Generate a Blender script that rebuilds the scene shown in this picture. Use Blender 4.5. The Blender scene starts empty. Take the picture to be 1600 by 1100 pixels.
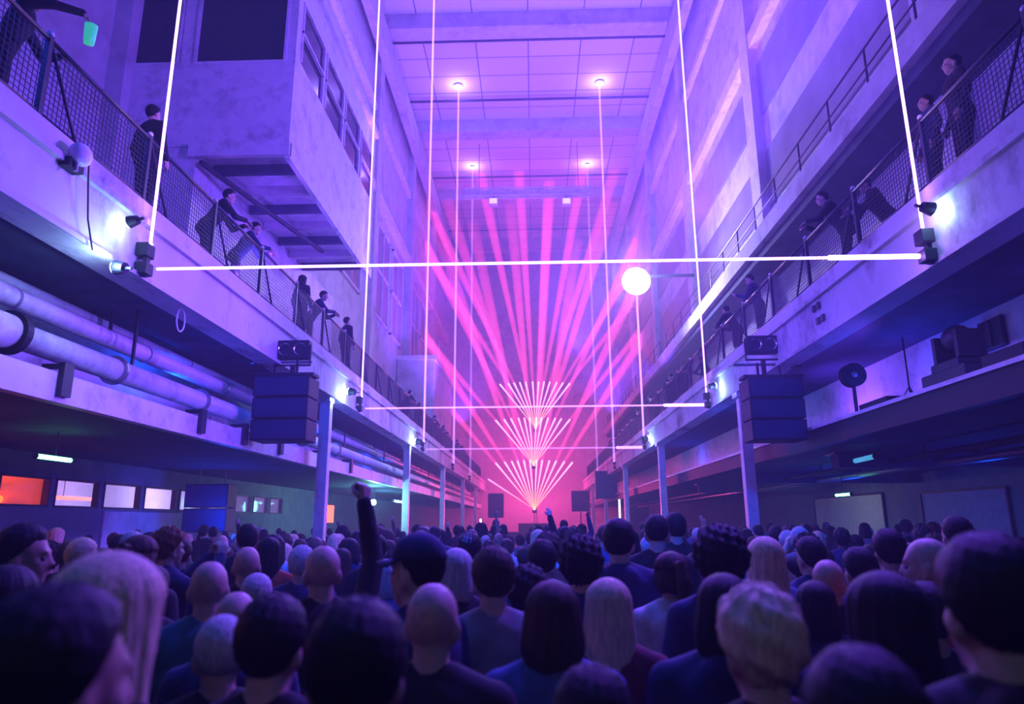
import bpy, math, random
import numpy as np
from mathutils import Vector, Matrix, Euler
random.seed(7)
SC = bpy.context.scene
COL = SC.collection
PI = math.pi
R = math.radians

# ------------------------------------------------------------------ camera
FPX = 1098.0                       # focal length in pixels of the 1600 wide frame
CAMZ = 1.85
_yc = Vector((35.0 / FPX, -265.0 / FPX, 1.0)).normalized()      # hall axis seen by the camera (right, up, forward)
_rho = R(0.75)
_k = -(math.cos(_rho) * _yc.x + math.sin(_rho) * _yc.y) / _yc.z
_xc = Vector((math.cos(_rho), math.sin(_rho), _k)).normalized()
_zc = _xc.cross(_yc)                                             # world up, in (right, up, forward)
if _zc.y < 0: _zc = -_zc
RIGHT = Vector((_xc.x, _yc.x, _zc.x)); UP = Vector((_xc.y, _yc.y, _zc.y)); FWD = Vector((_xc.z, _yc.z, _zc.z))
EYE = Vector((0, 0, CAMZ))
cam_data = bpy.data.cameras.new('camera'); cam = bpy.data.objects.new('camera', cam_data); COL.objects.link(cam)
cam.matrix_world = Matrix(((RIGHT.x, UP.x, -FWD.x, 0), (RIGHT.y, UP.y, -FWD.y, 0), (RIGHT.z, UP.z, -FWD.z, CAMZ), (0, 0, 0, 1)))
cam_data.sensor_width = 36; cam_data.lens = FPX / 1600 * 36
cam_data.clip_start = 0.05; cam_data.clip_end = 300
cam_data.dof.use_dof = True; cam_data.dof.focus_distance = 15; cam_data.dof.aperture_fstop = 1.7
SC.camera = cam

def ray(px, py):
    return RIGHT * ((px - 800) / FPX) + UP * ((550 - py) / FPX) + FWD
def at_z(px, py, zc):              # point seen at a pixel, zc metres in front of the lens
    return EYE + ray(px, py) * zc
def at_x(px, py, X):               # ... where that sight line meets the upright plane x = X
    d = ray(px, py); return EYE + d * (X / d.x)
def at_y(px, py, Y):
    d = ray(px, py); return EYE + d * (Y / d.y)
def proj(p):
    v = Vector(p) - EYE; z = v.dot(FWD)
    return (800 + FPX * v.dot(RIGHT) / z, 550 - FPX * v.dot(UP) / z, z)

# ------------------------------------------------------------------ materials
def new_mat(name):
    m = bpy.data.materials.new(name); m.use_nodes = True
    return m, m.node_tree.nodes, m.node_tree.links, m.node_tree.nodes['Principled BSDF']
def mat(name, col, rough=0.6, metal=0.0, var=0.25, scale=6.0, bump=0.0, stretch=(1, 1, 1), spec=0.4, dirt=None, dirt_scale=1.5):
    m, N, L, P = new_mat(name)
    tc = N.new('ShaderNodeTexCoord'); mp = N.new('ShaderNodeMapping'); mp.inputs['Scale'].default_value = stretch
    L.new(tc.outputs['Object'], mp.inputs['Vector'])
    nz = N.new('ShaderNodeTexNoise'); nz.inputs['Scale'].default_value = scale; nz.inputs['Detail'].default_value = 5
    L.new(mp.outputs['Vector'], nz.inputs['Vector'])
    rp = N.new('ShaderNodeValToRGB')
    a = [max(0, c * (1 - var)) for c in col]; b = [min(1, c * (1 + var)) for c in col]
    rp.color_ramp.elements[0].position = .3; rp.color_ramp.elements[1].position = .7
    rp.color_ramp.elements[0].color = (*a, 1); rp.color_ramp.elements[1].color = (*b, 1)
    L.new(nz.outputs['Fac'], rp.inputs['Fac']); out = rp.outputs['Color']
    if dirt:
        n2 = N.new('ShaderNodeTexNoise'); n2.inputs['Scale'].default_value = dirt_scale; n2.inputs['Detail'].default_value = 8; n2.inputs['Roughness'].default_value = .7
        L.new(mp.outputs['Vector'], n2.inputs['Vector'])
        r2 = N.new('ShaderNodeValToRGB'); r2.color_ramp.elements[0].position = .5; r2.color_ramp.elements[1].position = .68
        L.new(n2.outputs['Fac'], r2.inputs['Fac'])
        mx = N.new('ShaderNodeMix'); mx.data_type = 'RGBA'
        L.new(r2.outputs['Color'], mx.inputs['Factor']); L.new(out, mx.inputs['A']); mx.inputs['B'].default_value = (*dirt, 1)
        out = mx.outputs['Result']
    L.new(out, P.inputs['Base Color'])
    P.inputs['Roughness'].default_value = rough; P.inputs['Metallic'].default_value = metal; P.inputs['Specular IOR Level'].default_value = spec
    if bump:
        bp = N.new('ShaderNodeBump'); bp.inputs['Strength'].default_value = bump; bp.inputs['Distance'].default_value = .02
        L.new(nz.outputs['Fac'], bp.inputs['Height']); L.new(bp.outputs['Normal'], P.inputs['Normal'])
    return m
def glow(name, col, strength):
    m, N, L, P = new_mat(name)
    P.inputs['Base Color'].default_value = (*[min(1, c) for c in col], 1)
    P.inputs['Emission Color'].default_value = (*col, 1); P.inputs['Emission Strength'].default_value = strength
    return m
def beam_mat(name, col, strength, tip=None, fade=None):
    """light scattered in the smoke along a beam: a glowing volume with no surface. tip: colour at the far end; fade: strength at the far end"""
    m, N, L, P = new_mat(name); N.remove(P)
    v = N.new('ShaderNodeVolumePrincipled'); v.inputs['Density'].default_value = 0
    v.inputs['Emission Color'].default_value = (*col, 1); v.inputs['Emission Strength'].default_value = strength
    if tip or fade is not None:
        tc = N.new('ShaderNodeTexCoord'); sp = N.new('ShaderNodeSeparateXYZ'); L.new(tc.outputs['Generated'], sp.inputs['Vector'])
        if tip:
            rp = N.new('ShaderNodeValToRGB'); rp.color_ramp.elements[0].color = (*col, 1); rp.color_ramp.elements[1].color = (*tip, 1)
            rp.color_ramp.elements[1].position = .8
            L.new(sp.outputs['Z'], rp.inputs['Fac']); L.new(rp.outputs['Color'], v.inputs['Emission Color'])
        if fade is not None:
            mr = N.new('ShaderNodeMapRange'); mr.inputs['To Min'].default_value = strength; mr.inputs['To Max'].default_value = fade
            L.new(sp.outputs['Z'], mr.inputs['Value']); L.new(mr.outputs['Result'], v.inputs['Emission Strength'])
    L.new(v.outputs['Volume'], N['Material Output'].inputs['Volume'])
    return m

# ------------------------------------------------------------------ mesh builder
class MB:
    def __init__(s): s.v = []; s.f = []
    def add(s, vs, fs):
        b = len(s.v); s.v.extend([tuple(x) for x in vs]); s.f.extend([tuple(b + i for i in f) for f in fs]); return s
    def box(s, x0, x1, y0, y1, z0, z1, M=None):
        vs = [Vector((x, y, z)) for x in (x0, x1) for y in (y0, y1) for z in (z0, z1)]
        if M is not None: vs = [M @ v for v in vs]
        return s.add(vs, [(0, 1, 3, 2), (4, 6, 7, 5), (0, 4, 5, 1), (2, 3, 7, 6), (0, 2, 6, 4), (1, 5, 7, 3)])
    def rings(s, rs, caps=True):
        n = len(rs[0]); vs = [p for r in rs for p in r]; fs = []
        for i in range(len(rs) - 1):
            for j in range(n):
                k = (j + 1) % n; fs.append((i * n + j, i * n + k, (i + 1) * n + k, (i + 1) * n + j))
        if caps:
            fs.append(tuple(range(n - 1, -1, -1))); b = (len(rs) - 1) * n; fs.append(tuple(range(b, b + n)))
        return s.add(vs, fs)
    def tube(s, pts, r, n=8, caps=True):
        pts = [Vector(p) for p in pts]; rs = r if isinstance(r, (list, tuple)) else [r] * len(pts); out = []
        u = None
        for i, p in enumerate(pts):
            d = (pts[min(i + 1, len(pts) - 1)] - pts[max(i - 1, 0)]).normalized()
            if u is None or abs(u.dot(d)) > .95: u = d.orthogonal().normalized()
            u = (u - d * u.dot(d)).normalized(); w = d.cross(u)
            out.append([p + (u * math.cos(a) + w * math.sin(a)) * rs[i] for a in [2 * PI * k / n for k in range(n)]])
        return s.rings(out, caps)
    def capsule(s, a, b, ra, rb, n=10):
        a = Vector(a); b = Vector(b); d = b - a
        if d.length < 1e-6: d = Vector((0, 0, 1e-4)); b = a + d
        d.normalize(); pts = []; rs = []
        for t in (-.97, -.7, -.35): pts.append(a + d * ra * t); rs.append(ra * math.sqrt(1 - t * t))
        pts.append(a); rs.append(ra); pts.append(b); rs.append(rb)
        for t in (.35, .7, .97): pts.append(b + d * rb * t); rs.append(rb * math.sqrt(1 - t * t))
        return s.tube(pts, rs, n)
    def ball(s, c, r, nu=16, nv=10, M=None):
        c = Vector(c); r = r if isinstance(r, (list, tuple)) else (r, r, r); rs = []
        for i in range(1, nv):
            t = PI * i / nv
            ring = [Vector((r[0] * math.sin(t) * math.cos(2 * PI * j / nu), r[1] * math.sin(t) * math.sin(2 * PI * j / nu), -r[2] * math.cos(t))) for j in range(nu)]
            rs.append([c + (M @ p if M is not None else p) for p in ring])
        return s.rings(rs)
    def ell(s, specs, n=24, M=None):
        """loft of superellipse rings: (z, rx, ry, cx, cy)"""
        rs = []
        for (z, rx, ry, cx, cy) in specs:
            ring = []
            for j in range(n):
                a = 2 * PI * j / n; c, q = math.cos(a), math.sin(a); e = .85
                p = Vector((cx + rx * math.copysign(abs(c) ** e, c), cy + ry * math.copysign(abs(q) ** e, q), z))
                ring.append(M @ p if M is not None else p)
            rs.append(ring)
        return s.rings(rs)
    def mesh(s, name, m=None, smooth=False):
        me = bpy.data.meshes.new(name); me.from_pydata(s.v, [], s.f)
        if m is not None: me.materials.append(m)
        if smooth: me.polygons.foreach_set('use_smooth', [True] * len(me.polygons))
        me.update(); return me
    def build(s, name, m, parent=None, smooth=False, loc=None, bevel=0.0):
        o = bpy.data.objects.new(name, s.mesh(name, m, smooth)); COL.objects.link(o)
        if parent is not None: o.parent = parent
        if loc is not None: o.location = loc
        if bevel:
            b = o.modifiers.new('b', 'BEVEL'); b.width = bevel; b.segments = 2; b.limit_method = 'ANGLE'
        return o
def remesh(mb, voxel, it=4):
    me = mb.mesh('tmp'); o = bpy.data.objects.new('tmp', me); COL.objects.link(o)
    r = o.modifiers.new('r', 'REMESH'); r.mode = 'VOXEL'; r.voxel_size = voxel
    if it:
        q = o.modifiers.new('s', 'SMOOTH'); q.factor = .5; q.iterations = it
    dg = bpy.context.evaluated_depsgraph_get(); dg.update()
    out = bpy.data.meshes.new_from_object(o.evaluated_get(dg), depsgraph=dg)
    bpy.data.objects.remove(o); bpy.data.meshes.remove(me)
    out.polygons.foreach_set('use_smooth', [True] * len(out.polygons)); out.update()
    return out
def obj(name, me, parent=None, loc=None, m=None):
    o = bpy.data.objects.new(name, me); COL.objects.link(o)
    if parent is not None: o.parent = parent
    if loc is not None: o.location = loc
    if m is not None:
        if not me.materials: me.materials.append(m)
        o.material_slots[0].link = 'OBJECT'; o.material_slots[0].material = m
    return o
def empty(name, loc=(0, 0, 0), rz=0):
    o = bpy.data.objects.new(name, None); COL.objects.link(o); o.location = loc; o.rotation_euler = (0, 0, rz); o.empty_display_size = .1
    return o
def tag(o, label, cat, group=None, kind=None):
    if label: o['label'] = label
    if cat: o['category'] = cat
    if group: o['group'] = group
    if kind: o['kind'] = kind
    return o
def struct(name, mb, m, parent=None, smooth=False, bevel=0.0):
    o = mb.build(name, m, parent, smooth, bevel=bevel)
    if parent is None: o['kind'] = 'structure'
    return o
def copy_tree(o, parent=None):
    c = o.copy(); COL.objects.link(c)
    if parent is not None: c.parent = parent
    for ch in list(o.children): copy_tree(ch, c)
    return c
def BX(*a): return MB().box(*a)
# ================================================================== the hall
M_conc = mat('painted_concrete', (.62, .60, .62), .75, var=.12, scale=3, bump=.15, stretch=(1, .5, .35), dirt=(.17, .15, .17), dirt_scale=1.5)
M_wall = mat('painted_wall', (.55, .54, .57), .8, var=.12, scale=2, bump=.1, dirt=(.34, .32, .34), dirt_scale=.6)
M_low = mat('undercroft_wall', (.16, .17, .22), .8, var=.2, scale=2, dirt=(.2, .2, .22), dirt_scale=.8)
M_dark = mat('dark_blue_soffit', (.045, .055, .10), .85, var=.3, scale=2)  # dark blue-grey base tone with random variation
M_floor = mat('dark_floor', (.05, .05, .055), .5, var=.3, scale=2)
M_white = mat('white_gloss_paint', (.72, .70, .74), .45, var=.06, scale=4, dirt=(.45, .43, .46), dirt_scale=2.2)
M_black = mat('black_metal', (.012, .013, .02), .6, var=.2, scale=20)
M_rail = mat('dark_railing_steel', (.05, .05, .06), .45, .4, var=.2, scale=20)
M_steel = mat('grey_steel', (.35, .35, .38), .35, .7, var=.15, scale=12)
M_grille = mat('speaker_grille', (.02, .035, .08), .9, 0, var=.4, scale=220)
M_glassdark = mat('dark_window_glass', (.02, .02, .03), .12, var=.1, scale=3, spec=.6)
M_glasshaze = mat('haze_grey_window_glass', (.20, .20, .23), .3, var=.2, scale=1)  # glass greyed to low contrast, the hall haze put into its colour
M_cable = mat('black_cable', (.02, .02, .02), .6)

def ceiling_mat():
    m, N, L, P = new_mat('ceiling_panels')
    tc = N.new('ShaderNodeTexCoord'); b = N.new('ShaderNodeTexBrick')
    b.offset = 0; b.inputs['Color1'].default_value = (.74, .72, .76, 1); b.inputs['Color2'].default_value = (.68, .66, .71, 1); b.inputs['Mortar'].default_value = (.12, .11, .14, 1)
    b.inputs['Scale'].default_value = 1; b.inputs['Mortar Size'].default_value = .035; b.inputs['Brick Width'].default_value = 3.4; b.inputs['Row Height'].default_value = 1.95
    L.new(tc.outputs['Object'], b.inputs['Vector']); L.new(b.outputs['Color'], P.inputs['Base Color']); P.inputs['Roughness'].default_value = .8
    return m
M_ceil = ceiling_mat()

W = 5.1; YA, YB = -3.0, 76.0; WX = 9.15; ZC = 32.0; Z0, Z1 = 4.95, 6.02
struct('floor', BX(-15, 15, YA, YB, -.2, 0), M_floor)
struct('ceiling', BX(-WX - .3, WX + .3, YA, YB + .3, ZC, ZC + .3), M_ceil)
struct('wall_back', BX(-WX - .3, WX + .3, YB, YB + .3, 0, ZC), M_wall)
for sx, nm in ((-1, 'left'), (1, 'right')):
    def sb(xa, xb, ya, yb, za, zb): return BX(min(sx * xa, sx * xb), max(sx * xa, sx * xb), ya, yb, za, zb)
    struct('wall_' + nm, sb(WX, WX + .3, YA, YB, Z1, ZC), M_wall)
    # balcony slab: deep edge beam carrying the deck
    struct('trim_balcony_edge_' + nm, sb(W, W + .4, YA, YB, Z0, Z1), M_conc, bevel=.012)
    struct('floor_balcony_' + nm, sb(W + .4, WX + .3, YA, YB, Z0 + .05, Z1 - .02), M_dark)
    struct('trim_kerb_' + nm, sb(W - .07, W, YA, YB, Z1 - .34, Z1 - .26), M_conc)
    struct('trim_foot_' + nm, sb(W - .05, W, YA, YB, Z0, Z0 + .06), M_conc)
    struct('wall_gallery_' + nm, sb(7.1, 7.4, YA, YB, 3.56, Z0 + .05), M_white if sx > 0 else M_wall)
    # the low mezzanine slab
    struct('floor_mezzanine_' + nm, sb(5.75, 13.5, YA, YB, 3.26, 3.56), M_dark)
    struct('trim_mezzanine_' + nm, sb(5.6, 5.75, YA, YB, 3.25, 3.60), M_white if sx < 0 else M_black)  # right face black: its unlit look put into the colour
    if sx > 0: struct('trim_mezzanine_lip', BX(5.56, 5.75, YA, YB, 3.60, 3.66), M_white)
    # pilasters and ledges on the tall walls
    n = 0
    for k in range(7):
        y = 1.4 + 11.7 * k
        n += 1
        struct(f'trim_{nm}_pilaster_{n}', sb(8.75, WX, y, y + 1.0, Z1, ZC), M_wall)
    struct(f'trim_{nm}_crane_girder', sb(8.25, 8.75, YA, YB, 28.6, 30.2), M_wall)
    struct(f'trim_{nm}_ledge', sb(8.8, WX, YA, YB, 20.2, 20.8), M_white)
    struct(f'trim_{nm}_high_ledge', sb(8.9, WX, YA, YB, 25.4, 25.8), M_white)
    # tall windows between the pilasters
    wn = 0
    for k in range(6 if sx < 0 else 0):
        for j in range(2):
            y = 3.4 + 11.7 * k + 4.6 * j
            for za, zb in ((13.6, 19.2),):
                if sx < 0 and y < 22 and za < 16: continue
                wn += 1
                w = struct(f'window_{nm}_{wn}', sb(9.06, WX, y, y + 3.4, za, zb), M_glasshaze)
                fr = MB()
                for a, b in ((y - .1, y + .02), (y + 1.66, y + 1.74), (y + 3.38, y + 3.5)): fr.box(min(sx * 8.98, sx * WX), max(sx * 8.98, sx * WX), a, b, za - .1, zb + .1)
                for a, b in ((za - .1, za + .02), ((za + zb) / 2 - .05, (za + zb) / 2 + .05), (zb - .02, zb + .1)): fr.box(min(sx * 8.98, sx * WX), max(sx * 8.98, sx * WX), y - .1, y + 3.5, a, b)
                fr.build('window_frame', M_white, w)
# roof beams
for k in range(6):
    y = 13.2 + 11.7 * k
    struct(f'trim_roof_beam_{k + 1}', BX(-WX, WX, y, y + 1.2, ZC - 1.05, ZC), M_wall, bevel=.03)
for k in range(6):
    for dy in (2.2, 8.7):
        struct(f'trim_sprinkler_pipe_{k}_{int(dy)}', MB().tube([(-8.7, 13.2 + 11.7 * k + dy, ZC - .35), (8.7, 13.2 + 11.7 * k + dy, ZC - .35)], .09), M_rail)

for q, (za, zb) in enumerate(((13.4, 15.6), (17.2, 19.4))):
    struct(f'trim_right_dark_band_{q + 1}', BX(9.05, WX, YA, YB, za, zb), M_glasshaze)
# right upper gallery with its own balustrade
struct('floor_gallery_right', BX(7.7, WX, YA, YB, 10.9, 11.5), M_wall)
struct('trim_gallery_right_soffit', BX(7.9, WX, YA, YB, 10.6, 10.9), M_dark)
gr = empty('gallery_railing', (7.8, 0, 11.5)); tag(gr, 'thin high railing along the upper gallery on the hazy wall', 'railing')
MB().tube([(0, 4, 1.0), (0, 74, 1.0)], .03).build('top_rail', M_rail, gr)
MB().tube([(0, 4, .5), (0, 74, .5)], .022).build('middle_rail', M_rail, gr)
for k in range(34):
    MB().tube([(0, 4 + 2.1 * k, 0), (0, 4 + 2.1 * k, 1.0)], .028).build('post', M_rail, gr)

# ---- control cabin hung over the left balcony
CY0, CY1, CX0, CX1, CZ0, CZ1 = 13.4, 21.0, -WX, -5.14, 9.72, 14.3
cab = empty('control_cabin', (-7, CY0, CZ0)); tag(cab, 'white glazed cabin jutting over the balcony above the heads', 'cabin')
def cb(*a): return BX(*a)
def cpart(name, mb, m):
    o = mb.build(name, m); o.parent = cab; o.location = -cab.location; return o
fr = MB()
# front wall with two window openings, running down to the deck beside the overhang
fw = [(-7.45, -7.66), (-9.05, -9.15)]
for xa, xb in ((CX1, -5.34), (-7.42, -7.72), (-9.06, WX * -1)): fr.box(min(xa, xb), max(xa, xb), CY0, CY0 + .15, 11.75, 13.75)
fr.box(CX0, CX1, CY0, CY0 + .15, CZ0, 11.75); fr.box(CX0, CX1, CY0, CY0 + .15, 13.75, CZ1)
cpart('front_wall', fr, M_white)
cpart('lower_wall', BX(CX0, -7.15, CY0 + .05, CY0 + .2, Z1, CZ0), M_white)
cpart('lower_side_wall', BX(-7.3, -7.15, CY0 + .2, 24, Z1, CZ0), M_white)
sd = MB(); n = 4; L = (CY1 - CY0) / n
sd.box(CX1 - .15, CX1, CY0 + .15, CY1, CZ0, 11.95); sd.box(CX1 - .15, CX1, CY0 + .15, CY1, 13.55, CZ1)
for i in range(n + 1):
    y = CY0 + .15 + (CY1 - CY0 - .3) * i / n; sd.box(CX1 - .15, CX1, y, y + .16, 11.95, 13.55)
cpart('side_wall', sd, M_white)
cpart('roof', BX(CX0, CX1 + .12, CY0 - .1, CY1, CZ1, CZ1 + .22), M_white)
cpart('rear_wall', BX(CX0, CX1 - .15, CY1 - .15, CY1, CZ0, CZ1), M_white)
cpart('underside', BX(-7.15, CX1, CY0 + .15, CY1, CZ0 - .05, CZ0 + .1), M_white)
cpart('edge_trim', BX(CX1 - .05, CX1 + .06, CY0 - .06, CY1, CZ0 - .35, CZ0 + .0), M_white)
cpart('edge_trim', BX(-7.25, CX1 + .06, CY0 - .12, CY0, CZ0 - .3, CZ0 + .02), M_white)
for i in range(7):
    y = CY0 + .75 + i * 1.02; cpart('joist', BX(-7.1, CX1 - .1, y, y + .13, CZ0 - .26, CZ0 - .05), M_wall if i % 2 else M_dark)
cpart('diagonal_pipe', MB().tube([(-7.0, CY0 - .02, CZ0 - .4), (-5.9, CY1 - 2.5, CZ0 - .4)], .06), M_rail)
for xa, xb in ((-5.34, -7.42), (-7.74, -9.04)):
    w = cpart('window', BX(xb, xa, CY0 + .06, CY0 + .1, 11.77, 13.73), M_glassdark)
    f = MB()
    for a in (xa - .06, xb): f.box(a, a + .06, CY0 - .03, CY0 + .05, 11.77, 13.73)
    for a in (11.72, 13.7): f.box(xb, xa, CY0 - .03, CY0 + .05, a, a + .06)
    f.build('window_frame', M_white, w)
for i in range(n):
    y = CY0 + .31 + (CY1 - CY0 - .3) * i / n
    w = cpart('window', BX(CX1 - .1, CX1 - .06, y, y + L - .22, 11.97, 13.53), M_glassdark)
    f = MB(); f.box(CX1 - .05, CX1 + .03, y, y + .05, 11.97, 13.53); f.box(CX1 - .05, CX1 + .03, y, y + L - .22, 12.72, 12.77); f.build('window_frame', M_white, w)
# a second plain plant room further along on the same side
pr = empty('plant_room', (-7.2, 46, 6)); tag(pr, 'hazy grey plant room box far along the balcony', 'room')
for nm_, b, m in (('wall_panel', BX(-9.1, -6.6, 46, 56, 8.5, 12.5), M_wall), ('roof', BX(-9.14, -6.5, 45.9, 56.1, 12.5, 12.8), M_white), ('skirting', BX(-9.1, -6.7, 46.1, 55.9, 6.03, 8.5), M_dark)):
    o = b.build(nm_, m, pr); o.location = (7.2, -46, -6)

# ---- support columns under the balcony edge
for sx, side in ((-1, 'left'), (1, 'right')):
    words_ = ['nearest', 'second', 'third', 'fourth', 'fifth']
    for k in range(5):
        y = 17.55 + 11.7 * k
        c = empty('support_column', (sx * 5.25, y, 0)); tag(c, f'{words_[k]} white square steel column under the {side} balcony edge', 'column', f'columns under the {side} balcony')
        MB().box(-.13, .13, -.13, .13, 0, Z0 - .12).build('shaft', M_white, c, bevel=.012)
        MB().box(-.2, .14, -.2, .2, Z0 - .12, Z0).build('cap_plate', M_white, c)
        MB().box(-.2, .2, -.2, .2, 0, .03).build('base_plate', M_steel, c)

# ---- left undercroft: glazed partition, lit room behind
LX = -10.0
ys = [11.2, 12.95, 14.55, 16.25, 18.0, 19.85, 21.65, 23.6, 25.2, 26.8, 28.3]
wl = MB(); wl.box(LX - .15, LX, YA, YB, 0, 2.2); wl.box(LX - .15, LX, YA, YB, 2.80, 3.26)
wl.box(LX - .15, LX, YA, ys[0], 2.2, 2.80); wl.box(LX - .15, LX, ys[-1], YB, 2.2, 2.80)
for y in ys[1:-1]: wl.box(LX - .15, LX, y - .09, y + .09, 2.2, 2.80)
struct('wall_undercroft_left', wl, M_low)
M_pane, _N, _L, _P = new_mat('window_pane'); _N.remove(_P)
_t = _N.new('ShaderNodeBsdfTransparent'); _g = _N.new('ShaderNodeBsdfGlossy'); _g.inputs['Roughness'].default_value = .05; _x = _N.new('ShaderNodeMixShader'); _x.inputs['Fac'].default_value = .06
_L.new(_t.outputs[0], _x.inputs[1]); _L.new(_g.outputs[0], _x.inputs[2]); _L.new(_x.outputs[0], _N['Material Output'].inputs['Surface'])
for i in range(len(ys) - 1):
    a, b = ys[i] + (.09 if i else 0), ys[i + 1] - .09
    w = struct(f'window_{i + 1}', BX(LX - .09, LX - .08, a, b, 2.2, 2.80), M_pane)
    f = MB()
    for q in (a, b - .04): f.box(LX - .12, LX + .02, q, q + .04, 2.2, 2.80)
    for q in (2.2, 2.76): f.box(LX - .12, LX + .02, a, b, q, q + .04)
    f.build('window_frame', M_black, w)
M_pale = mat('pale_room_paint', (.75, .74, .78), .8, var=.05)
struct('wall_office_back', BX(-13.5, -13.3, 5, 34, 0, 3.26), M_pale)
struct('wall_office_light_block', BX(-13.3, -10.15, 14.5, 14.6, 0, 3.2), M_pale)  # added divider, keeps the lilac light out of the orange bay
struct('wall_office_end', BX(-13.3, -10.15, 33.8, 34, 0, 3.26), M_pale)
struct('ceiling_office', BX(-13.3, -10.15, 5, 33.8, 3.2, 3.25), M_pale)
struct('wall_panel_left', BX(LX, LX + .05, 16.4, 20.1, .9, 2.14), M_wall)
M_orange = glow('orange_tube', (1, .09, .012), 3.5); M_redtube = glow('red_tube', (1, .10, .09), 4); M_paletube = glow('pale_tube', (.62, .5, 1), 5)
for (y0, y1, z, m, lab) in ((10.6, 14.3, 2.36, M_orange, 'wide glowing orange light behind the first window of the partition'), (10.8, 14.2, 2.66, M_orange, 'upper glowing orange light behind the first window of the partition'),
                          (15.2, 17.6, 2.45, M_redtube, 'thin glowing red tube behind the third window of the partition')):
    t = empty('tube_light', (-10.9 - (.3 if z > 2.6 else 0), (y0 + y1) / 2, z)); tag(t, lab, 'light')
    h = (y1 - y0) / 2
    MB().tube([(0, -h, 0), (0, h, 0)], .085 if m is M_orange else .04).build('tube', m, t, True)
    MB().box(-.1, -.05, -h, h, -.03, .03).build('holder', M_black, t)
    MB().tube([(-.08, 0, 0), (-.08, 0, 3.2 - z)], .012).build('hanger_rod', M_steel, t)
# black hanging loudspeaker bank in front of that partition
# ---- right undercroft wall with pale openings
RX = 12.0
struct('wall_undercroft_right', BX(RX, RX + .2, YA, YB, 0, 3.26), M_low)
M_poster = mat('grey_blue_poster', (.22, .26, .42), .7, var=.15)
M_shutter = mat('pale_shutter', (.62, .6, .55), .7, var=.08)
for i, (y0, y1, z0, z1, m, lab) in enumerate(((11, 12.8, .9, 2.55, M_poster, 'blue panel on the undercroft wall nearest the camera'), (14.3, 16.6, .8, 2.6, M_shutter, 'pale shutter on the undercroft wall beyond the blue panel'),
        (18.5, 22.5, .6, 2.6, M_poster, 'wide blue panel on the undercroft wall past the pale shutter'), (25, 31, .6, 2.7, M_shutter, 'long pale shutter on the undercroft wall beyond the second column'))):
    p = empty('wall_panel', (RX, (y0 + y1) / 2, 0)); tag(p, lab, 'panel')
    h = (y1 - y0) / 2
    MB().box(-.05, 0, -h, h, z0, z1).build('sheet', m, p)
    f = MB()
    for q in (-h - .06, h): f.box(-.09, 0, q, q + .06, z0 - .06, z1 + .06)
    for q in (z0 - .06, z1): f.box(-.09, 0, -h, h, q, q + .06)
    f.build('border', M_black, p)
# cable trays / pipes below the right mezzanine
for (x, z, r, lab, m) in ((8.6, 3.0, .09, 'long grey pipe under the right mezzanine, outer of the two', M_steel), (7.6, 3.05, .06, 'thin pipe under the right mezzanine, nearer the hall', M_rail)):
    p = empty('service_pipe', (x, 20, z)); tag(p, lab, 'pipe')
    MB().tube([(0, -18, 0), (0, 40, 0)], r).build('pipe_run', m, p, True)
    for k in range(10): MB().box(-.02, .02, -16 + 5 * k, -15.95 + 5 * k, 0, 3.26 - z).build('hanger', M_black, p)
# boxy ducts crossing the right undercroft ceiling
for k in range(4):
    y = 9 + 6.5 * k
    d = empty('cross_duct', (9, y, 3.05)); tag(d, ['nearest', 'second', 'third', 'fourth'][k] + ' dark duct crossing the right undercroft ceiling', 'duct', 'ducts across the right undercroft ceiling')
    MB().box(-2.6, 2.8, -.25, .25, .16, .2).build('flange', M_rail, d); MB().box(-2.5, 2.7, -.2, .2, -.12, .16).build('duct', M_dark, d)

# ================================================================== left service pipes under the balcony
def pipe(x, z, r, lab, m, flange=None, straps=(), split=None):
    p = empty('service_pipe', (x, 0, z)); tag(p, lab, 'pipe')
    MB().tube([(0, YA, 0), (0, split or 70, 0)], r, 20).build('pipe_run', m, p, True)
    if split: MB().tube([(0, split, 0), (0, 70, 0)], r * .8, 20).build('pipe_run', m, p, True)
    if flange:
        for y in flange: MB().tube([(0, y - .05, 0), (0, y + .05, 0)], r * 1.28, 24).build('flange', M_black, p)
    for y in straps: MB().tube([(0, y - .025, 0), (0, y + .025, 0)], r * 1.06, 20).build('strap', M_steel, p)
    for k in range(9):
        y = 4 + 6 * k; MB().box(-.02, .02, y, y + .04, r * .6, Z0 + .05 - z).build('hanger', M_rail, p)
    return p
pipe(-5.95, 3.98, .2, 'fat white insulated pipe with a black flange under the left balcony', M_white, flange=(7.55,), straps=(9.6, 12.2, 15, 18, 21), split=7.6)
pipe(-6.35, 4.55, .13, 'middle pale pipe running between the fat pipe and the soffit', M_white, straps=(8, 11, 14, 17))
pipe(-6.62, 4.84, .085, 'thin pale pipe tight under the left balcony soffit', M_white, straps=(7, 10, 13, 16))
for k, y in enumerate((8.05, 11.6, 13.4, 15.4, 18.6, 21.5)):
    b = empty('slab_bracket', (-5.56, y, 3.42)); tag(b, ['first', 'second', 'third', 'fourth', 'fifth', 'sixth'][k] + ' dark steel bracket on the white edge below the pipes, counted from the camera', 'bracket', 'brackets on the white mezzanine edge')
    MB().box(-.04, .03, -.09, .09, -.1, .3).build('plate', M_rail, b); MB().box(-.3, -.04, -.03, .03, .24, .3).build('arm', M_rail, b)
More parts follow.
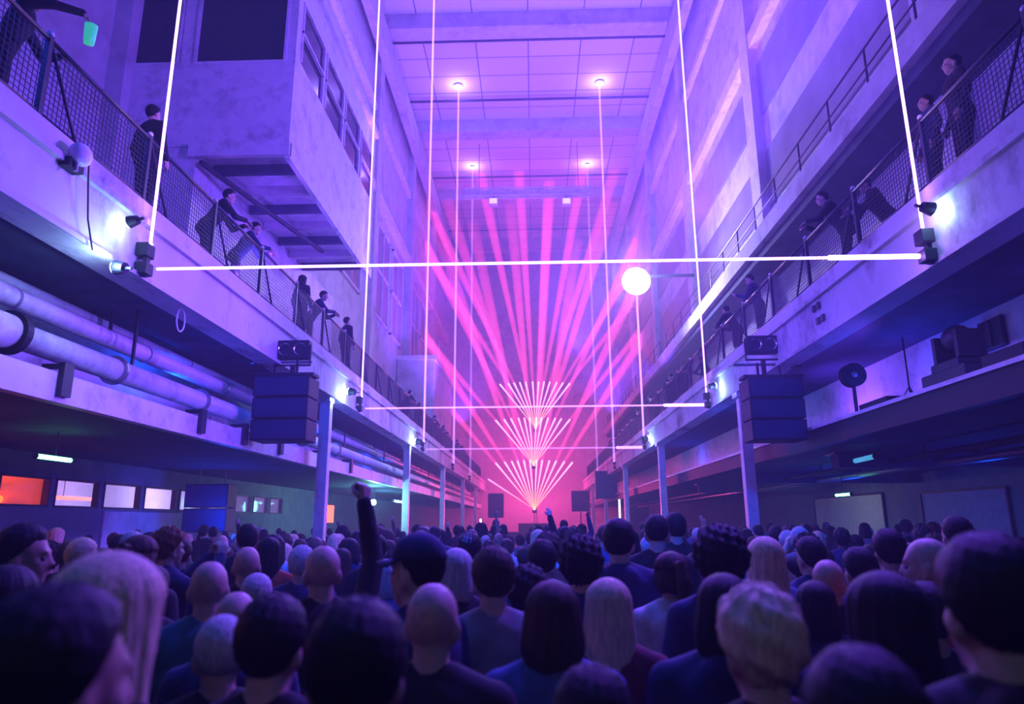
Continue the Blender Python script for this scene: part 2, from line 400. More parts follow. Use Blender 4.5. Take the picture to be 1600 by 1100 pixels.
# ================================================================== balcony railings, one bay = one thing
def bay_mesh():
    posts = MB(); w = MB()
    for k in range(1, 30): w.box(-.004, .004, .07 * k - .003, .07 * k + .003, .1, .93)
    for k in range(13): w.box(-.004, .004, .02, 2.03, .1 + .069 * k - .003, .1 + .069 * k + .003)
    return w
def make_bay(sx):
    b = empty('railing_bay')
    MB().tube([(0, 0, .98), (0, 2.05, .98)], .026, 8).build('top_rail', M_rail, b, True)
    MB().tube([(0, 0, .1), (0, 2.05, .1)], .018, 8).build('bottom_rail', M_rail, b, True)
    bay_mesh().build('mesh_infill', M_rail, b)
    MB().box(-.03, .03, -.03, .03, 0, 1.02).build('post', M_rail, b)
    MB().ball((0, 0, 1.045), .04, 10, 8).build('post_cap', M_white, b, True)
    MB().tube([(-sx * .01, 0, .97), (-sx * .06, .62, -.06)], .02, 6).build('stay', M_rail, b, True)
    return b
for sx, side in ((-1, 'left'), (1, 'right')):
    proto = make_bay(sx)
    for k in range(32):
        o = proto if k == 0 else copy_tree(proto)
        o.location = (sx * 5.22, 4.45 + 2.05 * k, Z1)
        near = ['first', 'second', 'third', 'fourth', 'fifth', 'sixth', 'seventh', 'eighth', 'ninth', 'tenth']
        lab = f'{near[k]} mesh railing bay along the {side} balcony, counted from the camera' if k < 10 else f'distant mesh railing bay far along the {side} balcony'
        tag(o, lab, 'railing', f'{side} balcony railing bays')

# ================================================================== laser units
V1 = (.50, .22, 1.0)
FR = [(8.45, .020, 300, .024), (20.0, .030, 60, .036), (31.8, .055, 17, .055), (43.9, .075, 8, .07), (55.6, .09, 3, .08)]
M_lens = glow('laser_lens', (.8, .7, 1), 12)
def make_unit(sx, idx):
    y, r, st, rh = FR[idx]
    ordn = ['nearest', 'second', 'third', 'fourth', 'fifth'][idx]; side = 'left' if sx < 0 else 'right'
    u = empty('laser_projector', (sx * 5.0, y, 5.08)); tag(u, f'{ordn} laser projector on the {side} balcony edge, throwing its violet beam up', 'laser', f'laser projectors along the {side} balcony')
    MB().box(-.03, .03, -.04, .04, -.12, .34).build('mount_bracket', M_black, u)
    MB().box(min(0, sx * .12), max(0, sx * .12), -.03, .03, -.12, -.06).build('clamp', M_black, u)
    h = MB().box(-.11, .05, -.1, .1, .14, .32).build('vertical_head', M_black, u, bevel=.01)
    MB().tube([(-sx * .03, 0, .32), (-sx * .03, 0, .335)], .03).build('lens', M_lens, h)
    h = MB().box(-.1, .06, -.09, .09, -.1, .06).build('horizontal_head', M_black, u, bevel=.01)
    m = beam_mat(f'laser_beam_{idx}', V1, st)
    top = ZC - .05 - 5.08
    if idx == 2 and sx > 0: top = 12.75 - 5.08
    MB().tube([(-sx * .03, 0, .34), (-sx * .03, 0, top)], r, 12).build('laser_beam', m, u)
    if sx > 0 and idx < 3:
        st_h = st * (1.0 if idx else 1.3)
        MB().tube([(-.12, 0, -.02), (-1.25, 0, -.02)], rh * 1.35, 12).build('laser_beam', beam_mat(f'cross_beam_near_{idx}', V1, st_h), u)
        MB().tube([(-1.25, 0, -.02), (-9.85, 0, -.02)], rh * .8, 12).build('laser_beam', beam_mat(f'cross_beam_{idx}', V1, st_h * .55), u)
    return u
for i in range(5):
    for sx in (-1, 1): make_unit(sx, i)
    # glowing disc added for the bright patch where the beam meets the ceiling
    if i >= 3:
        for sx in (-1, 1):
            c = empty('ceiling_laser_spot', (sx * 5.0, FR[i][0], ZC)); tag(c, f'bright laser spot on the ceiling above the {"fourth" if i == 3 else "fifth"} {"left" if sx < 0 else "right"} laser', 'lamp')
            MB().tube([(0, 0, -.12), (0, 0, 0)], .3 if i == 3 else .18, 20).build('housing', M_white, c)  # added disc behind the laser spot, not a lamp housing
            MB().ball((0, 0, -.16), ((.26, .26, .08) if i == 3 else (.13, .13, .06))).build('lens', glow('ceiling_laser_spot_glow', (.85, .7, 1), 7), c, True)  # added glow for the laser spot, not a lamp lens

# added glowing fixtures where laser beams hit the balcony edges
M_cyan = glow('cyan_white_laser_hit', (.55, .85, 1.0), 14)
def splash(p, sx, lab, s=1.0, aim=None):
    f = empty('laser_splash', p); tag(f, lab, 'lamp')
    MB().tube([(0, 0, -.05 * s), (0, 0, .12 * s)], [.11 * s, .08 * s], 16).build('housing', M_black, f)  # added body of the laser hit, not a lamp housing
    MB().ball((0, 0, -.06 * s), (.10 * s, .10 * s, .05 * s)).build('lens', M_cyan, f, True)  # added glow for the laser hit, not a lamp lens
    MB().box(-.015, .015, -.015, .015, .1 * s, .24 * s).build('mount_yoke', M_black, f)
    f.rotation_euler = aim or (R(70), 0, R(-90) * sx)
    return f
splash(at_x(186, 418, -4.88), 1, 'dazzling white flood of laser light low on the left balcony edge beside the nearest laser', .8, (R(100), 0, R(75)))
splash(at_x(206, 346, -4.92), 1, 'bright patch of laser light at the left railing foot above the dazzling flood', .7, (R(80), 0, R(80)))
splash(at_x(1452, 326, 4.92), -1, 'bright white patch of laser light at the right railing foot beside the nearest laser', .8, (R(80), 0, R(-80)))
splash(at_x(549, 612, -4.9), 1, 'white flood of laser light on the left balcony edge beside the second laser', 1.0, (R(100), 0, R(75)))
splash(at_x(1114, 603, 4.9), -1, 'white flood of laser light on the right balcony edge beside the second laser', .9, (R(100), 0, R(-75)))
splash(at_x(653, 690, -4.9), 1, 'small white patch of laser light on the left balcony edge beside the third laser', 1.3, (R(100), 0, R(75)))
splash(at_x(1009, 685, 4.9), -1, 'small white patch of laser light on the right balcony edge beside the third laser', 1.3, (R(100), 0, R(-75)))

# the great glaring lamp on an arm from the upper gallery
g = empty('strobe_lamp', (4.97, 31.8, 12.9)); tag(g, 'blinding white round lamp hanging in the haze above the crossing beams', 'lamp')
MB().box(.3, 2.75, -.06, .06, .2, .32).build('arm', M_rail, g)
MB().tube([(0, 0, .3), (.35, 0, .3)], .1).build('knuckle', M_black, g)
MB().tube([(0, .15, .1), (0, .5, .2)], [.6, .35], 20).build('housing', M_black, g)
MB().ball((0, -.05, 0), (.66, .3, .66), 24, 14).build('lens', glow('strobe_lens', (.9, .95, 1), 80), g, True)

# ================================================================== line arrays with their two-eyed blinders
M_eye = mat('blinder_reflector', (.6, .6, .65), .15, .9)
M_eyelens = glow('blinder_lens', (.35, .3, .8), .5)
for sx, side in ((-1, 'left'), (1, 'right')):
    p = at_x(444 if sx < 0 else 1209, 644, sx * 4.93)
    s = empty('line_array_speaker', (p.x, p.y, 4.05)); tag(s, f'black three-box line array speaker hanging from the {side} balcony edge', 'speaker')
    for k in range(3):
        z = .42 - .43 * k
        c = MB().box(-.55, .55, -.28, .4, z - .205, z + .205).build('cabinet', M_black, s, bevel=.02)
        MB().box(-.51, .51, -.29, -.275, z - .17, z + .17).build('grille', M_grille, c)
    MB().box(-.6, .6, -.2, .2, .64, .7).build('flying_frame', M_black, s)
    MB().tube([(-.25, 0, .7), (-.25, 0, .98)], .03).build('hanger', M_black, s)
    MB().tube([(.2, 0, .7), (.2, 0, .98)], .03).build('hanger', M_black, s)
    MB().tube([(-.75, 0, .95), (.5, 0, .95)], .028).build('crossbar', M_steel, s)
    MB().box(.48 if sx > 0 else -.62, .62 if sx > 0 else -.48, -.12, .12, .86, 1.02).build('clamp', M_black, s)
    q = at_x(459 if sx < 0 else 1190, 547 if sx < 0 else 539, sx * 4.8)
    b = empty('blinder_lamp', q); tag(b, f'two-eyed blinder lamp above the {side} line array speaker', 'lamp')
    MB().box(-.33, .33, -.08, .14, -.19, .19).build('housing', M_black, b, bevel=.02)
    for dx in (-.155, .155):
        e = MB().tube([(dx, -.1, 0), (dx, -.03, 0)], [.13, .06], 20, False).build('reflector', M_eye, b, True)
        MB().ball((dx, -.06, 0), (.06, .02, .06)).build('bulb', M_eyelens, e, True)
    MB().box(-.36, -.34, -.03, .03, -.3, .1).build('yoke', M_black, b); MB().box(.34, .36, -.03, .03, -.3, .1).build('yoke', M_black, b); MB().box(-.36, .36, -.03, .03, -.33, -.3).build('yoke', M_black, b)
    MB().box(-.04, .04, -.03, max(.05, .0), -.62, -.33).build('spigot', M_black, b)

def speaker_bank(p, w, d, h, n, lab, top=None):
    s = empty('hanging_speaker', p); tag(s, lab, 'speaker')
    for k in range(n):
        z = h / 2 - h / n * (k + .5)
        c = MB().box(-w / 2, w / 2, -d / 2, d / 2, z - h / n / 2 + .01, z + h / n / 2 - .01).build('cabinet', M_black, s, bevel=.015)
        MB().box(-w / 2 + .03, w / 2 - .03, -d / 2 - .01, -d / 2, z - h / n / 2 + .04, z + h / n / 2 - .04).build('grille', M_grille, c)
    if top:
        for dx in (-w * .3, w * .3): MB().tube([(dx, 0, h / 2), (dx, 0, top)], .015).build('chain', M_steel, s)
    return s
p = at_x(328, 797, -8.6); speaker_bank((p.x, p.y, 2.25), 1.15, .6, 1.25, 2, 'black speaker bank hanging before the glazed left partition', 1.0)
for (px, py, Y, w, h, lab) in ((775, 790, 60, 1.3, 2.0, 'far dark speaker stack beside the pink glow, left'), (907, 783, 60, 1.5, 1.7, 'far dark speaker on a pole by the pink glow, right')):
    p = at_y(px, py, Y); s = speaker_bank(p, w, .7, h, 2, lab)
    MB().tube([(0, 0, -h / 2), (0, 0, -p.z)], .05).build('pole', M_black, s)
p = at_x(948, 760, 5.05); speaker_bank((5.0, p.y, 4.3), 1.5, .7, 1.9, 2, 'dark speaker hanging from the right balcony behind the raised hand', 1.2)

# ================================================================== laser fans over the stage
M_fan = beam_mat('fan_beam', (1.0, .42, .03), 17.0, tip=(1.0, .28, .60))
M_soft = beam_mat('soft_ray', (1.0, .055, .32), 1.9, fade=.15)
for k, (px, py, Y) in enumerate(((835, 796, 60.0), (834, 727, 60.8), (837, 669, 61.6))):
    p = at_y(px, py, Y)
    f = empty('fan_laser', p); tag(f, ['lowest', 'middle', 'topmost'][k] + ' of the three laser heads throwing pink fans over the stage', 'laser', 'fan lasers over the stage')
    MB().box(-.18, .18, .05, .4, -.3, -.05).build('housing', M_black, f, bevel=.02)
    MB().ball((0, 0, 0), (.09, .09, .06)).build('lens', glow('fan_lens', (1, .75, .35), 1.5), f, True)
    MB().tube([(0, .4, -.4), (0, .4, -p.z + (1.01 if p.y > 60.3 else 0))], .025).build('mast', M_black, f)
    if k == 0:
        b = MB().tube([(0, 0, .2), (0, 0, 4.6)], [.03, .07], 10).build('laser_beam', M_fan, f); b.rotation_euler = Vector((-.80, -.15, .52)).to_track_quat('Z', 'Y').to_euler()
    nb = 12; tilt = R(12)
    for i in range(nb):
        a = R(-39 + 78 * (i + (.5 if False else 0)) / (nb - 1)) + R(random.uniform(-1, 1))
        d = Vector((math.sin(a), -math.sin(tilt) * math.cos(a), math.cos(tilt) * math.cos(a)))
        l1 = 4.1 / max(.62, math.cos(a) ** .8); l2 = random.uniform(17, 25)
        rot = d.to_track_quat('Z', 'Y').to_euler()
        b = MB().tube([(0, 0, .1), (0, 0, l1)], [.03, .085], 10).build('laser_beam', M_fan, f); b.rotation_euler = rot
        if (i + k) % 3 != 2:
            b = MB().tube([(0, 0, l1 * .9), (0, 0, l1 + l2 * .5), (0, 0, l1 + l2)], [.12, .36, .55], 12).build('soft_ray', M_soft, f); b.rotation_euler = rot

# ---- far truss with two lamps
t = empty('lighting_truss', (0, 64, 0)); p = at_y(826, 301, 52); t.location = p
tag(t, 'pale horizontal truss high at the far end of the hall', 'truss')
m_ = MB(); hw = 5.2
for dz in (-.3, .3):
    for dy in (-.3, .3): m_.tube([(-hw, dy, dz), (hw, dy, dz)], .06, 6)
m_.build('chords', M_white, t)
for k in range(16):
    x = -hw + 2 * hw * k / 16; MB().tube([(x, -.3, -.3 if k % 2 else .3), (x + 2 * hw / 16, -.3, .3 if k % 2 else -.3)], .035, 5).build('lacing', M_white, t)
MB().box(-hw, hw, .1, .14, -.35, .35).build('backing_strip', M_white, t)
for dx in (-4, 4): MB().tube([(dx, 0, .3), (dx, 0, ZC - p.z - .02)], .025).build('cable', M_rail, t)
for px in (771, 885):
    q = at_y(px, 316, 52)
    l = empty('truss_lamp', q); tag(l, ('left' if px < 800 else 'right') + '-hand pale lamp hung under the far truss', 'lamp')
    MB().box(-.38, .38, -.3, .3, -.3, .28).build('housing', M_white, l, bevel=.03); MB().box(-.3, .3, -.32, -.3, -.24, .2).build('lens', glow('truss_lens', (.6, .45, 1), 1.2), l); MB().tube([(0, 0, .28), (0, 0, p.z - q.z - .3)], .04).build('hanger_hook', M_rail, l)

# ---- fluorescent tubes and small coloured lights in the undercroft
def bar_lamp(p, vec, r, m, lab, stem=None):
    b = empty('tube_light', p); tag(b, lab, 'light')
    v = Vector(vec); MB().tube([-v / 2, v / 2], r, 10).build('tube', m, b, True)
    MB().tube([-v / 2 * 1.04 , -v / 2], r * 1.3, 10).build('end_cap', M_black, b); MB().tube([v / 2, v / 2 * 1.04], r * 1.3, 10).build('end_cap', M_black, b)
    if stem: MB().tube([(0, r, 0), Vector((0, r, 0)) + Vector(stem)], .012, 6).build('hanger_stem', M_black, b)
    return b
M_tubew = glow('white_tube', (.8, .75, 1), 4); M_tubeg = glow('green_tube', (.15, 1, .35), 6); M_tubec = glow('teal_tube', (.3, 1, .9), 7); M_tubeb = glow('blue_tube', (.05, .3, .5), .9)
bar_lamp(at_x(693, 790, -5.7) + Vector((0, 0, -.3)), (0, 0, 2.6), .07, M_tubew, 'upright white tube light past the second left column', (0, 0, 2.3))
bar_lamp(at_x(968, 792, 5.7) + Vector((0, 0, -.3)), (0, 0, 2.4), .06, M_tubew, 'upright white tube light past the second right column', (0, 0, 2.3))
bar_lamp(at_x(84, 716, -7.4), (0, .8, 0), .035, M_tubeg, 'green lit tube under the left mezzanine', (0, 0, .5))
bar_lamp(at_x(1318, 773, 8.0), (0, .9, 0), .035, M_tubeg, 'small green-white tube under the right mezzanine', (0, 0, .5))
bar_lamp(at_x(1352, 719, 6.6) + Vector((0, 0, .03)), (.1, 1.1, 0), .05, M_tubeb, 'dim blue-green tube on the right mezzanine soffit', (0, 0, .05))
bar_lamp(at_x(625, 784, -6.6), (0, 3.4, 0), .05, M_tubec, 'teal tube light below the balcony behind the raised fist', (0, 0, .8))
sp = empty('spot_lamp', at_x(583, 785, -6.6)); tag(sp, 'teal-white spot lamp glowing behind the raised fist', 'lamp')
MB().ball((0, 0, 0), .12).build('lens', glow('teal_spot', (.6, 1, .95), 30), sp, True); MB().tube([(0, .1, 0), (0, .35, .05)], [.13, .09]).build('housing', M_black, sp); MB().tube([(0, .2, .1), (0, .2, .9)], .015).build('hanger_stem', M_black, sp)
# small red lit sign past the first left column
sg = empty('door_sign', at_x(517, 803, -9.6)); tag(sg, 'small glowing red panel behind the nearest left column', 'sign')
MB().box(-.06, 0, -.5, .5, -.4, .4).build('panel', glow('red_panel', (1, .12, .06), 2.2), sg); MB().box(-.1, -.06, -.55, .55, -.45, .45).build('backing', M_black, sg)
MB().tube([(-.08, 0, .45), (-.08, 0, 3.2 - sg.location.z)], .015).build('hanger', M_black, sg)

# ---- things behind the right balcony gap (on the mezzanine)
zt = 3.56
p = at_x(1420, 600, 6.3)
tr = empty('tripod_stand', (6.3, p.y, zt)); tag(tr, 'thin black tripod stand against the lit wall under the right balcony', 'stand')
MB().tube([(0, 0, .35), (0, 0, 1.3)], .014).build('mast', M_black, tr)
for a in (20, 140, 260): MB().tube([(0, 0, .45), (.3 * math.cos(R(a)), .3 * math.sin(R(a)), 0)], .01).build('leg', M_black, tr)
p = at_x(1335, 612, 6.0)
fn = empty('stage_fan', (6.0, p.y, zt)); tag(fn, 'round black fan on a post before the lit wall, right gap', 'fan')
MB().tube([(0, 0, 0), (0, 0, .75)], .035).build('post', M_black, fn); MB().tube([(0, 0, 0), (0, 0, .03)], .22, 20).build('base', M_black, fn)
dr = MB().tube([(0, -.1, .92), (0, .1, .92)], .22, 24).build('drum', M_black, fn)
MB().ball((0, -.1, .92), (.06, .03, .06)).build('hub', M_steel, dr)
p = at_x(1505, 590, 6.2)
bx = empty('stage_lamp', (6.2, p.y, zt)); tag(bx, 'grey moving-head stage lamp on a case under the right balcony', 'lamp')
MB().box(-.3, .3, -.55, .55, 0, .38).build('case', M_rail, bx, bevel=.02); MB().box(-.22, .22, -.3, .4, .38, .52).build('base', M_rail, bx, bevel=.02)
MB().box(-.2, .2, -.32, -.24, .52, .92).build('yoke', M_rail, bx); MB().box(-.2, .2, .24, .32, .52, .92).build('yoke', M_rail, bx)
MB().ball((0, 0, .85), (.2, .23, .2)).build('head', M_rail, bx, True)
p = at_x(1552, 522, 7.08)
vt = empty('wall_vent', (7.1, p.y, p.z)); tag(vt, 'round-cornered dark vent in the lit wall under the right balcony', 'vent')
MB().box(-.07, 0, -.3, .3, -.24, .24).build('grille', M_black, vt, bevel=.06); MB().box(-.09, -.07, -.03, .03, -.2, .2).build('louvre', M_rail, vt)
for (px, py, X, w, d, h, lab) in ((1380, 640, 5.95, .35, 1.0, .16, 'low black case on the right mezzanine lip below the tripod'), (1590, 588, 5.85, .3, .8, .2, 'black case on the right mezzanine lip at the frame edge')):
    p = at_x(px, py, X); c = empty('flight_case', (X, p.y, 3.66 if X < 5.7 else 3.56)); tag(c, lab, 'case')
    MB().box(-w / 2, w / 2, -d / 2, d / 2, 0, h + .1).build('shell', M_black, c, bevel=.015); MB().box(-w / 2 - .01, -w / 2, -.08, .08, .06, .12).build('handle', M_steel, c)

# ---- lamp dome, loops and rope on the left edge
p = at_x(126, 242, -4.95)
dm = empty('bulkhead_lamp', (p.x, p.y, p.z)); tag(dm, 'round white bulkhead lamp at the left railing foot', 'lamp')
MB().ball((0, 0, 0), (.11, .14, .13), 18, 12).build('dome', M_white, dm, True); MB().box(-.15, -.02, -.12, .12, -.18, -.08).build('bracket', M_black, dm); MB().tube([(0, -.04, -.12), (0, -.04, -.22)], .022).build('stem', M_steel, dm)
p = at_x(138, 262, -5.0)
rp = MB().tube([(-5.02, p.y, 6.0), (-4.99, p.y + .02, 5.6), (-5.0, p.y + .12, 5.2), (-5.02, p.y + .3, 4.9)], .01, 6).build('hanging_cable', M_cable); tag(rp, 'thin black cable draped down the left balcony edge', 'cable')
p = at_x(281, 512, -5.2)
lp = MB().tube([(-5.2, p.y + .12 * math.cos(a), 4.78 + .17 * math.sin(a)) for a in [R(90 + 360 * k / 16) for k in range(17)]], .012, 6).build('hanging_rope', M_white); tag(lp, 'pale rope loop hanging under the left balcony edge', 'rope')
# sockets on the right balcony face
for (px, py) in ((1277, 480), (1284, 499)):
    p = at_x(px, py, 5.1); s = empty('socket_box', (5.1, p.y, p.z)); tag(s, ('upper' if py < 490 else 'lower') + ' dark socket pair on the right balcony face', 'socket')
    for dy in (-.1, .1): MB().box(-.05, 0, dy - .06, dy + .06, -.06, .06).build('box', M_black, s, bevel=.01)

# bank of stage smoke behind the fans
M_smoke, _N, _L, _P = new_mat('stage_smoke'); _N.remove(_P)
_v = _N.new('ShaderNodeVolumeScatter'); _v.inputs['Density'].default_value = .13; _v.inputs['Color'].default_value = (.92, .88, .92, 1)
_L.new(_v.outputs[0], _N['Material Output'].inputs['Volume'])
sm = MB().ball((0, 69.5, 4), (5.0, 6.2, 11), 32, 20).build('stage_smoke', M_smoke, None, True); tag(sm, 'pink-lit bank of smoke filling the far end behind the laser fans', 'smoke', None, 'stuff')
# stage at the far end
st = empty('stage', (0, 61.9, 0)); tag(st, 'low dark stage in the pink smoke at the far end', 'stage')
MB().box(-4.5, 4.5, -1.2, 1.8, 0, 1.0).build('deck', M_black, st); MB().box(-1.4, 1.4, .9, 1.6, 1.0, 1.7).build('booth', M_black, st)
# ================================================================== people (facing +Y, feet at the origin, 1.75 m)
def skin_mat(name, col):
    m = mat(name, col, .55, var=.12, scale=40, bump=.05, spec=.35)
    m.node_tree.nodes['Principled BSDF'].inputs['Subsurface Weight'].default_value = 0
    return m
M_skin = [skin_mat('skin_fair', (.50, .32, .25)), skin_mat('skin_tan', (.36, .21, .15)), skin_mat('skin_dark', (.12, .065, .045))]
def hair_mat(name, col):
    return mat(name, col, .62, var=.4, scale=45, bump=.35, stretch=(3, 3, .3), spec=.22)
M_hair = {'black': hair_mat('black_hair', (.010, .009, .010)), 'brown': hair_mat('brown_hair', (.05, .026, .015)), 'blonde': hair_mat('blonde_hair', (.58, .44, .28)),
          'grey': hair_mat('grey_hair', (.42, .41, .40)), 'ginger': hair_mat('ginger_hair', (.16, .05, .015))}
def cloth(name, col, **k): return mat(name, col, .85, var=.2, scale=14, bump=.25, **k)
M_cloth = {'black': cloth('black_cloth', (.012, .012, .014)), 'navy': cloth('navy_cloth', (.02, .03, .09)), 'grey': cloth('grey_cloth', (.18, .18, .2)), 'white': cloth('white_cloth', (.6, .58, .6)),
           'burgundy': cloth('burgundy_cloth', (.13, .02, .035)), 'teal': cloth('teal_cloth', (.02, .13, .16)), 'denim': cloth('blue_denim', (.06, .10, .24)), 'red': cloth('orange_red_cloth', (.75, .07, .03)), 'olive': cloth('olive_cloth', (.07, .07, .04))}
M_eyew = mat('dark_eye', (.06, .05, .05), .15); M_shoe = mat('dark_shoe', (.02, .02, .02), .5)

HEADP = Vector((0, .0, 1.50))                # neck pivot
def head_parts(mb, M):
    def P(x, y, z): return M @ Vector((x, y, z))
    M3 = M.to_3x3()
    mb.ball(P(0, -.012, .148), (.079, .096, .096), 22, 14, M3)                 # cranium
    mb.ball(P(0, .028, .085), (.060, .066, .074), 18, 12, M3)                  # face
    mb.ball(P(0, .046, .028), (.040, .042, .030), 14, 10, M3)                  # chin
    mb.capsule(P(-.032, .080, .142), P(.032, .080, .142), .013, .013)          # brow
    mb.capsule(P(0, .090, .128), P(0, .106, .092), .009, .0145)                # nose
    mb.ball(P(-.011, .095, .088), (.009, .010, .008), 8, 6, M3); mb.ball(P(.011, .095, .088), (.009, .010, .008), 8, 6, M3)
    mb.capsule(P(-.020, .083, .060), P(.020, .083, .060), .009, .009)          # lips
    mb.capsule(P(-.017, .081, .050), P(.017, .081, .050), .010, .010)
    for s in (-1, 1):
        mb.ball(P(s * .040, .062, .098), (.020, .018, .020), 10, 8, M3)          # cheek
        mb.ball(P(s * .081, -.012, .102), (.011, .022, .034), 12, 8, M3)        # ear
        mb.ball(P(s * .074, -.002, .075), (.010, .012, .014), 8, 6, M3)
def add_hand(mb, w, d, pn, side, curl=.35, spread=.12, s=1.0):
    """w wrist, d towards the fingers, pn out of the palm, side +1/-1 where the thumb is"""
    w = Vector(w); d = Vector(d).normalized(); pn = Vector(pn); pn = (pn - d * pn.dot(d)).normalized(); t = d.cross(pn) * side
    for i, off in enumerate((.030, .010, -.010, -.029)):
        L = (.076, .080, .076, .068)[i] * s
        k = w + t * off * .55 * s + d * .008; kn = w + d * L + t * off * s
        mb.capsule(k, kn, .0155 * s, .0125 * s, 8)
        dirv = (d + t * (off * spread * 20 * .3)).normalized(); p = kn; ax = pn
        ang = 0
        for j, l in enumerate(((.043, .027, .021), (.047, .030, .022), (.044, .028, .021), (.034, .022, .019))[i]):
            ang += curl * (1.1, 1.25, .9)[j] + i * .03
            dv = dirv * math.cos(ang) + ax * math.sin(ang); q = p + dv * l * s
            mb.capsule(p, q, (.0098 - .0008 * j) * s, (.0092 - .0009 * j) * s, 8); p = q
    b = w + t * .022 * s + d * .022 * s + pn * .006
    d1 = (d * .62 + t * .7 + pn * (.25 + curl * .4)).normalized(); m = b + d1 * .042 * s
    d2 = (d * .85 + t * (.35 - curl * .5) + pn * (.25 + curl * .5)).normalized(); e = m + d2 * .032 * s; d3 = (d * .9 - t * curl * .5 + pn * (.2 + curl * .5)).normalized()
    mb.capsule(w + t * .01 + d * .012, m, .017 * s, .0125 * s, 8); mb.capsule(m, e, .0115 * s, .0105 * s, 8); mb.capsule(e, e + d3 * .025 * s, .0102 * s, .008 * s, 8)

TORSO = [(.80, .135, .105, 0, -.005), (.88, .172, .122, 0, -.012), (.96, .168, .118, 0, -.012), (1.06, .146, .104, 0, -.004), (1.16, .155, .110, 0, .002), (1.27, .176, .122, 0, .004), (1.36, .182, .115, 0, -.004), (1.42, .160, .092, 0, -.014), (1.46, .105, .072, 0, -.018), (1.485, .07, .062, 0, -.012)]
def build_person(pose):
    """pose: bend (deg, trunk forward), head (yaw, pitch, roll deg), arms {side: (elbow, wrist, hand dir, palm normal, curl)}, legs spread"""
    B = Matrix.Translation((0, 0, .93)) @ Matrix.Rotation(R(-pose.get('bend', 0)), 4, 'X') @ Matrix.Translation((0, 0, -.93))
    y, p, r = pose.get('head', (0, 0, 0))
    H = B @ Matrix.Translation(HEADP) @ Matrix.Rotation(R(y), 4, 'Z') @ Matrix.Rotation(R(-p), 4, 'X') @ Matrix.Rotation(R(r), 4, 'Y')
    vox = pose.get('vox', .0115)
    body, top, short, tr = MB(), MB(), MB(), MB()
    fat = pose.get('fat', 1.0)
    def tor(mb, inf, specs):
        mb.ell([(z, (rx + inf) * fat, (ry + inf) * fat, cx, cy) for (z, rx, ry, cx, cy) in specs], 24, B)
    tor(body, 0, TORSO)
    tor(top, .016, TORSO[:-1]); tor(short, .014, TORSO[:-1])
    # back of the shoulders (trapezius)
    for s in (-1, 1):
        for mb, inf in ((body, 0), (top, .014), (short, .012)):
            mb.capsule(B @ Vector((s * .05, -.02, 1.47)), B @ Vector((s * .17 * fat, -.012, 1.405)), .042 + inf, .055 + inf)
            mb.ball(B @ Vector((s * .07, .045, 1.28)), (.085 + inf, .07 + inf, .085 + inf))
    body.capsule(B @ Vector((0, -.018, 1.42)), H @ Vector((0, -.012, .07)), .060, .056)
    top.tube([B @ Vector((0, -.018, 1.44)), B @ Vector((0, -.015, 1.492))], [.085, .072], 16)
    short.tube([B @ Vector((0, -.018, 1.44)), B @ Vector((0, -.015, 1.482))], [.09, .078], 16)
    head_parts(body, H)
    if pose.get('hood'):
        top.ball(B @ Vector((0, -.095, 1.44)), (.12, .06, .08)); top.capsule(B @ Vector((-.1, -.03, 1.46)), B @ Vector((.1, -.03, 1.46)), .035, .035)
    for s in (-1, 1):
        sh = B @ Vector((s * .195 * fat, -.01, 1.40))
        a = pose['arms'][s] if isinstance(pose['arms'], dict) else None
        el, wr, hd, pn, cu = a[:5]
        el, wr = Vector(el), Vector(wr)
        body.capsule(sh, el, .052, .040); body.capsule(el, el + (wr - el) * .35, .040, .041); body.capsule(el + (wr - el) * .35, wr, .041, .027)
        add_hand(body, wr, hd, pn, a[5] if len(a) > 5 else s, cu)
        top.capsule(sh, el, .070, .056); top.capsule(el, wr - (wr - el).normalized() * .005, .056, .044)
        short.capsule(sh, sh + (el - sh) * .68, .068, .064)
    sp = pose.get('stance', .1)
    for s in (-1, 1):
        hip = Vector((s * .092, -.01, .86)); kn = Vector((s * (sp * .95), .015, .48)); an = Vector((s * sp, -.02, .085))
        body.capsule(hip, kn, .085, .056); body.capsule(kn, kn + (an - kn) * .35, .054, .055); body.capsule(kn + (an - kn) * .35, an, .055, .036)
        body.capsule((s * sp, -.03, .045), (s * (sp + .02), .14, .032), .042, .032)
        tr.capsule(hip, kn, .100, .072); tr.capsule(kn, an + Vector((0, 0, .0)), .072, .058)
    tr.ell([(.78, .15, .118, 0, -.01), (.86, .182, .135, 0, -.012), (.95, .176, .128, 0, -.012), (1.0, .166, .122, 0, -.008)], 24, B if pose.get('bend', 0) else None)
    sh_ = MB()
    for s in (-1, 1):
        sh_.capsule((s * sp, -.035, .05), (s * (sp + .022), .15, .043), .052, .043, 12)
    res = {'body': remesh(body, vox, 3), 'long': remesh(top, .017, 6), 'short': remesh(short, .017, 6), 'trousers': remesh(tr, .02, 5), 'shoe': remesh(sh_, .016, 3), 'H': H, 'arms': pose['arms']}
    return res

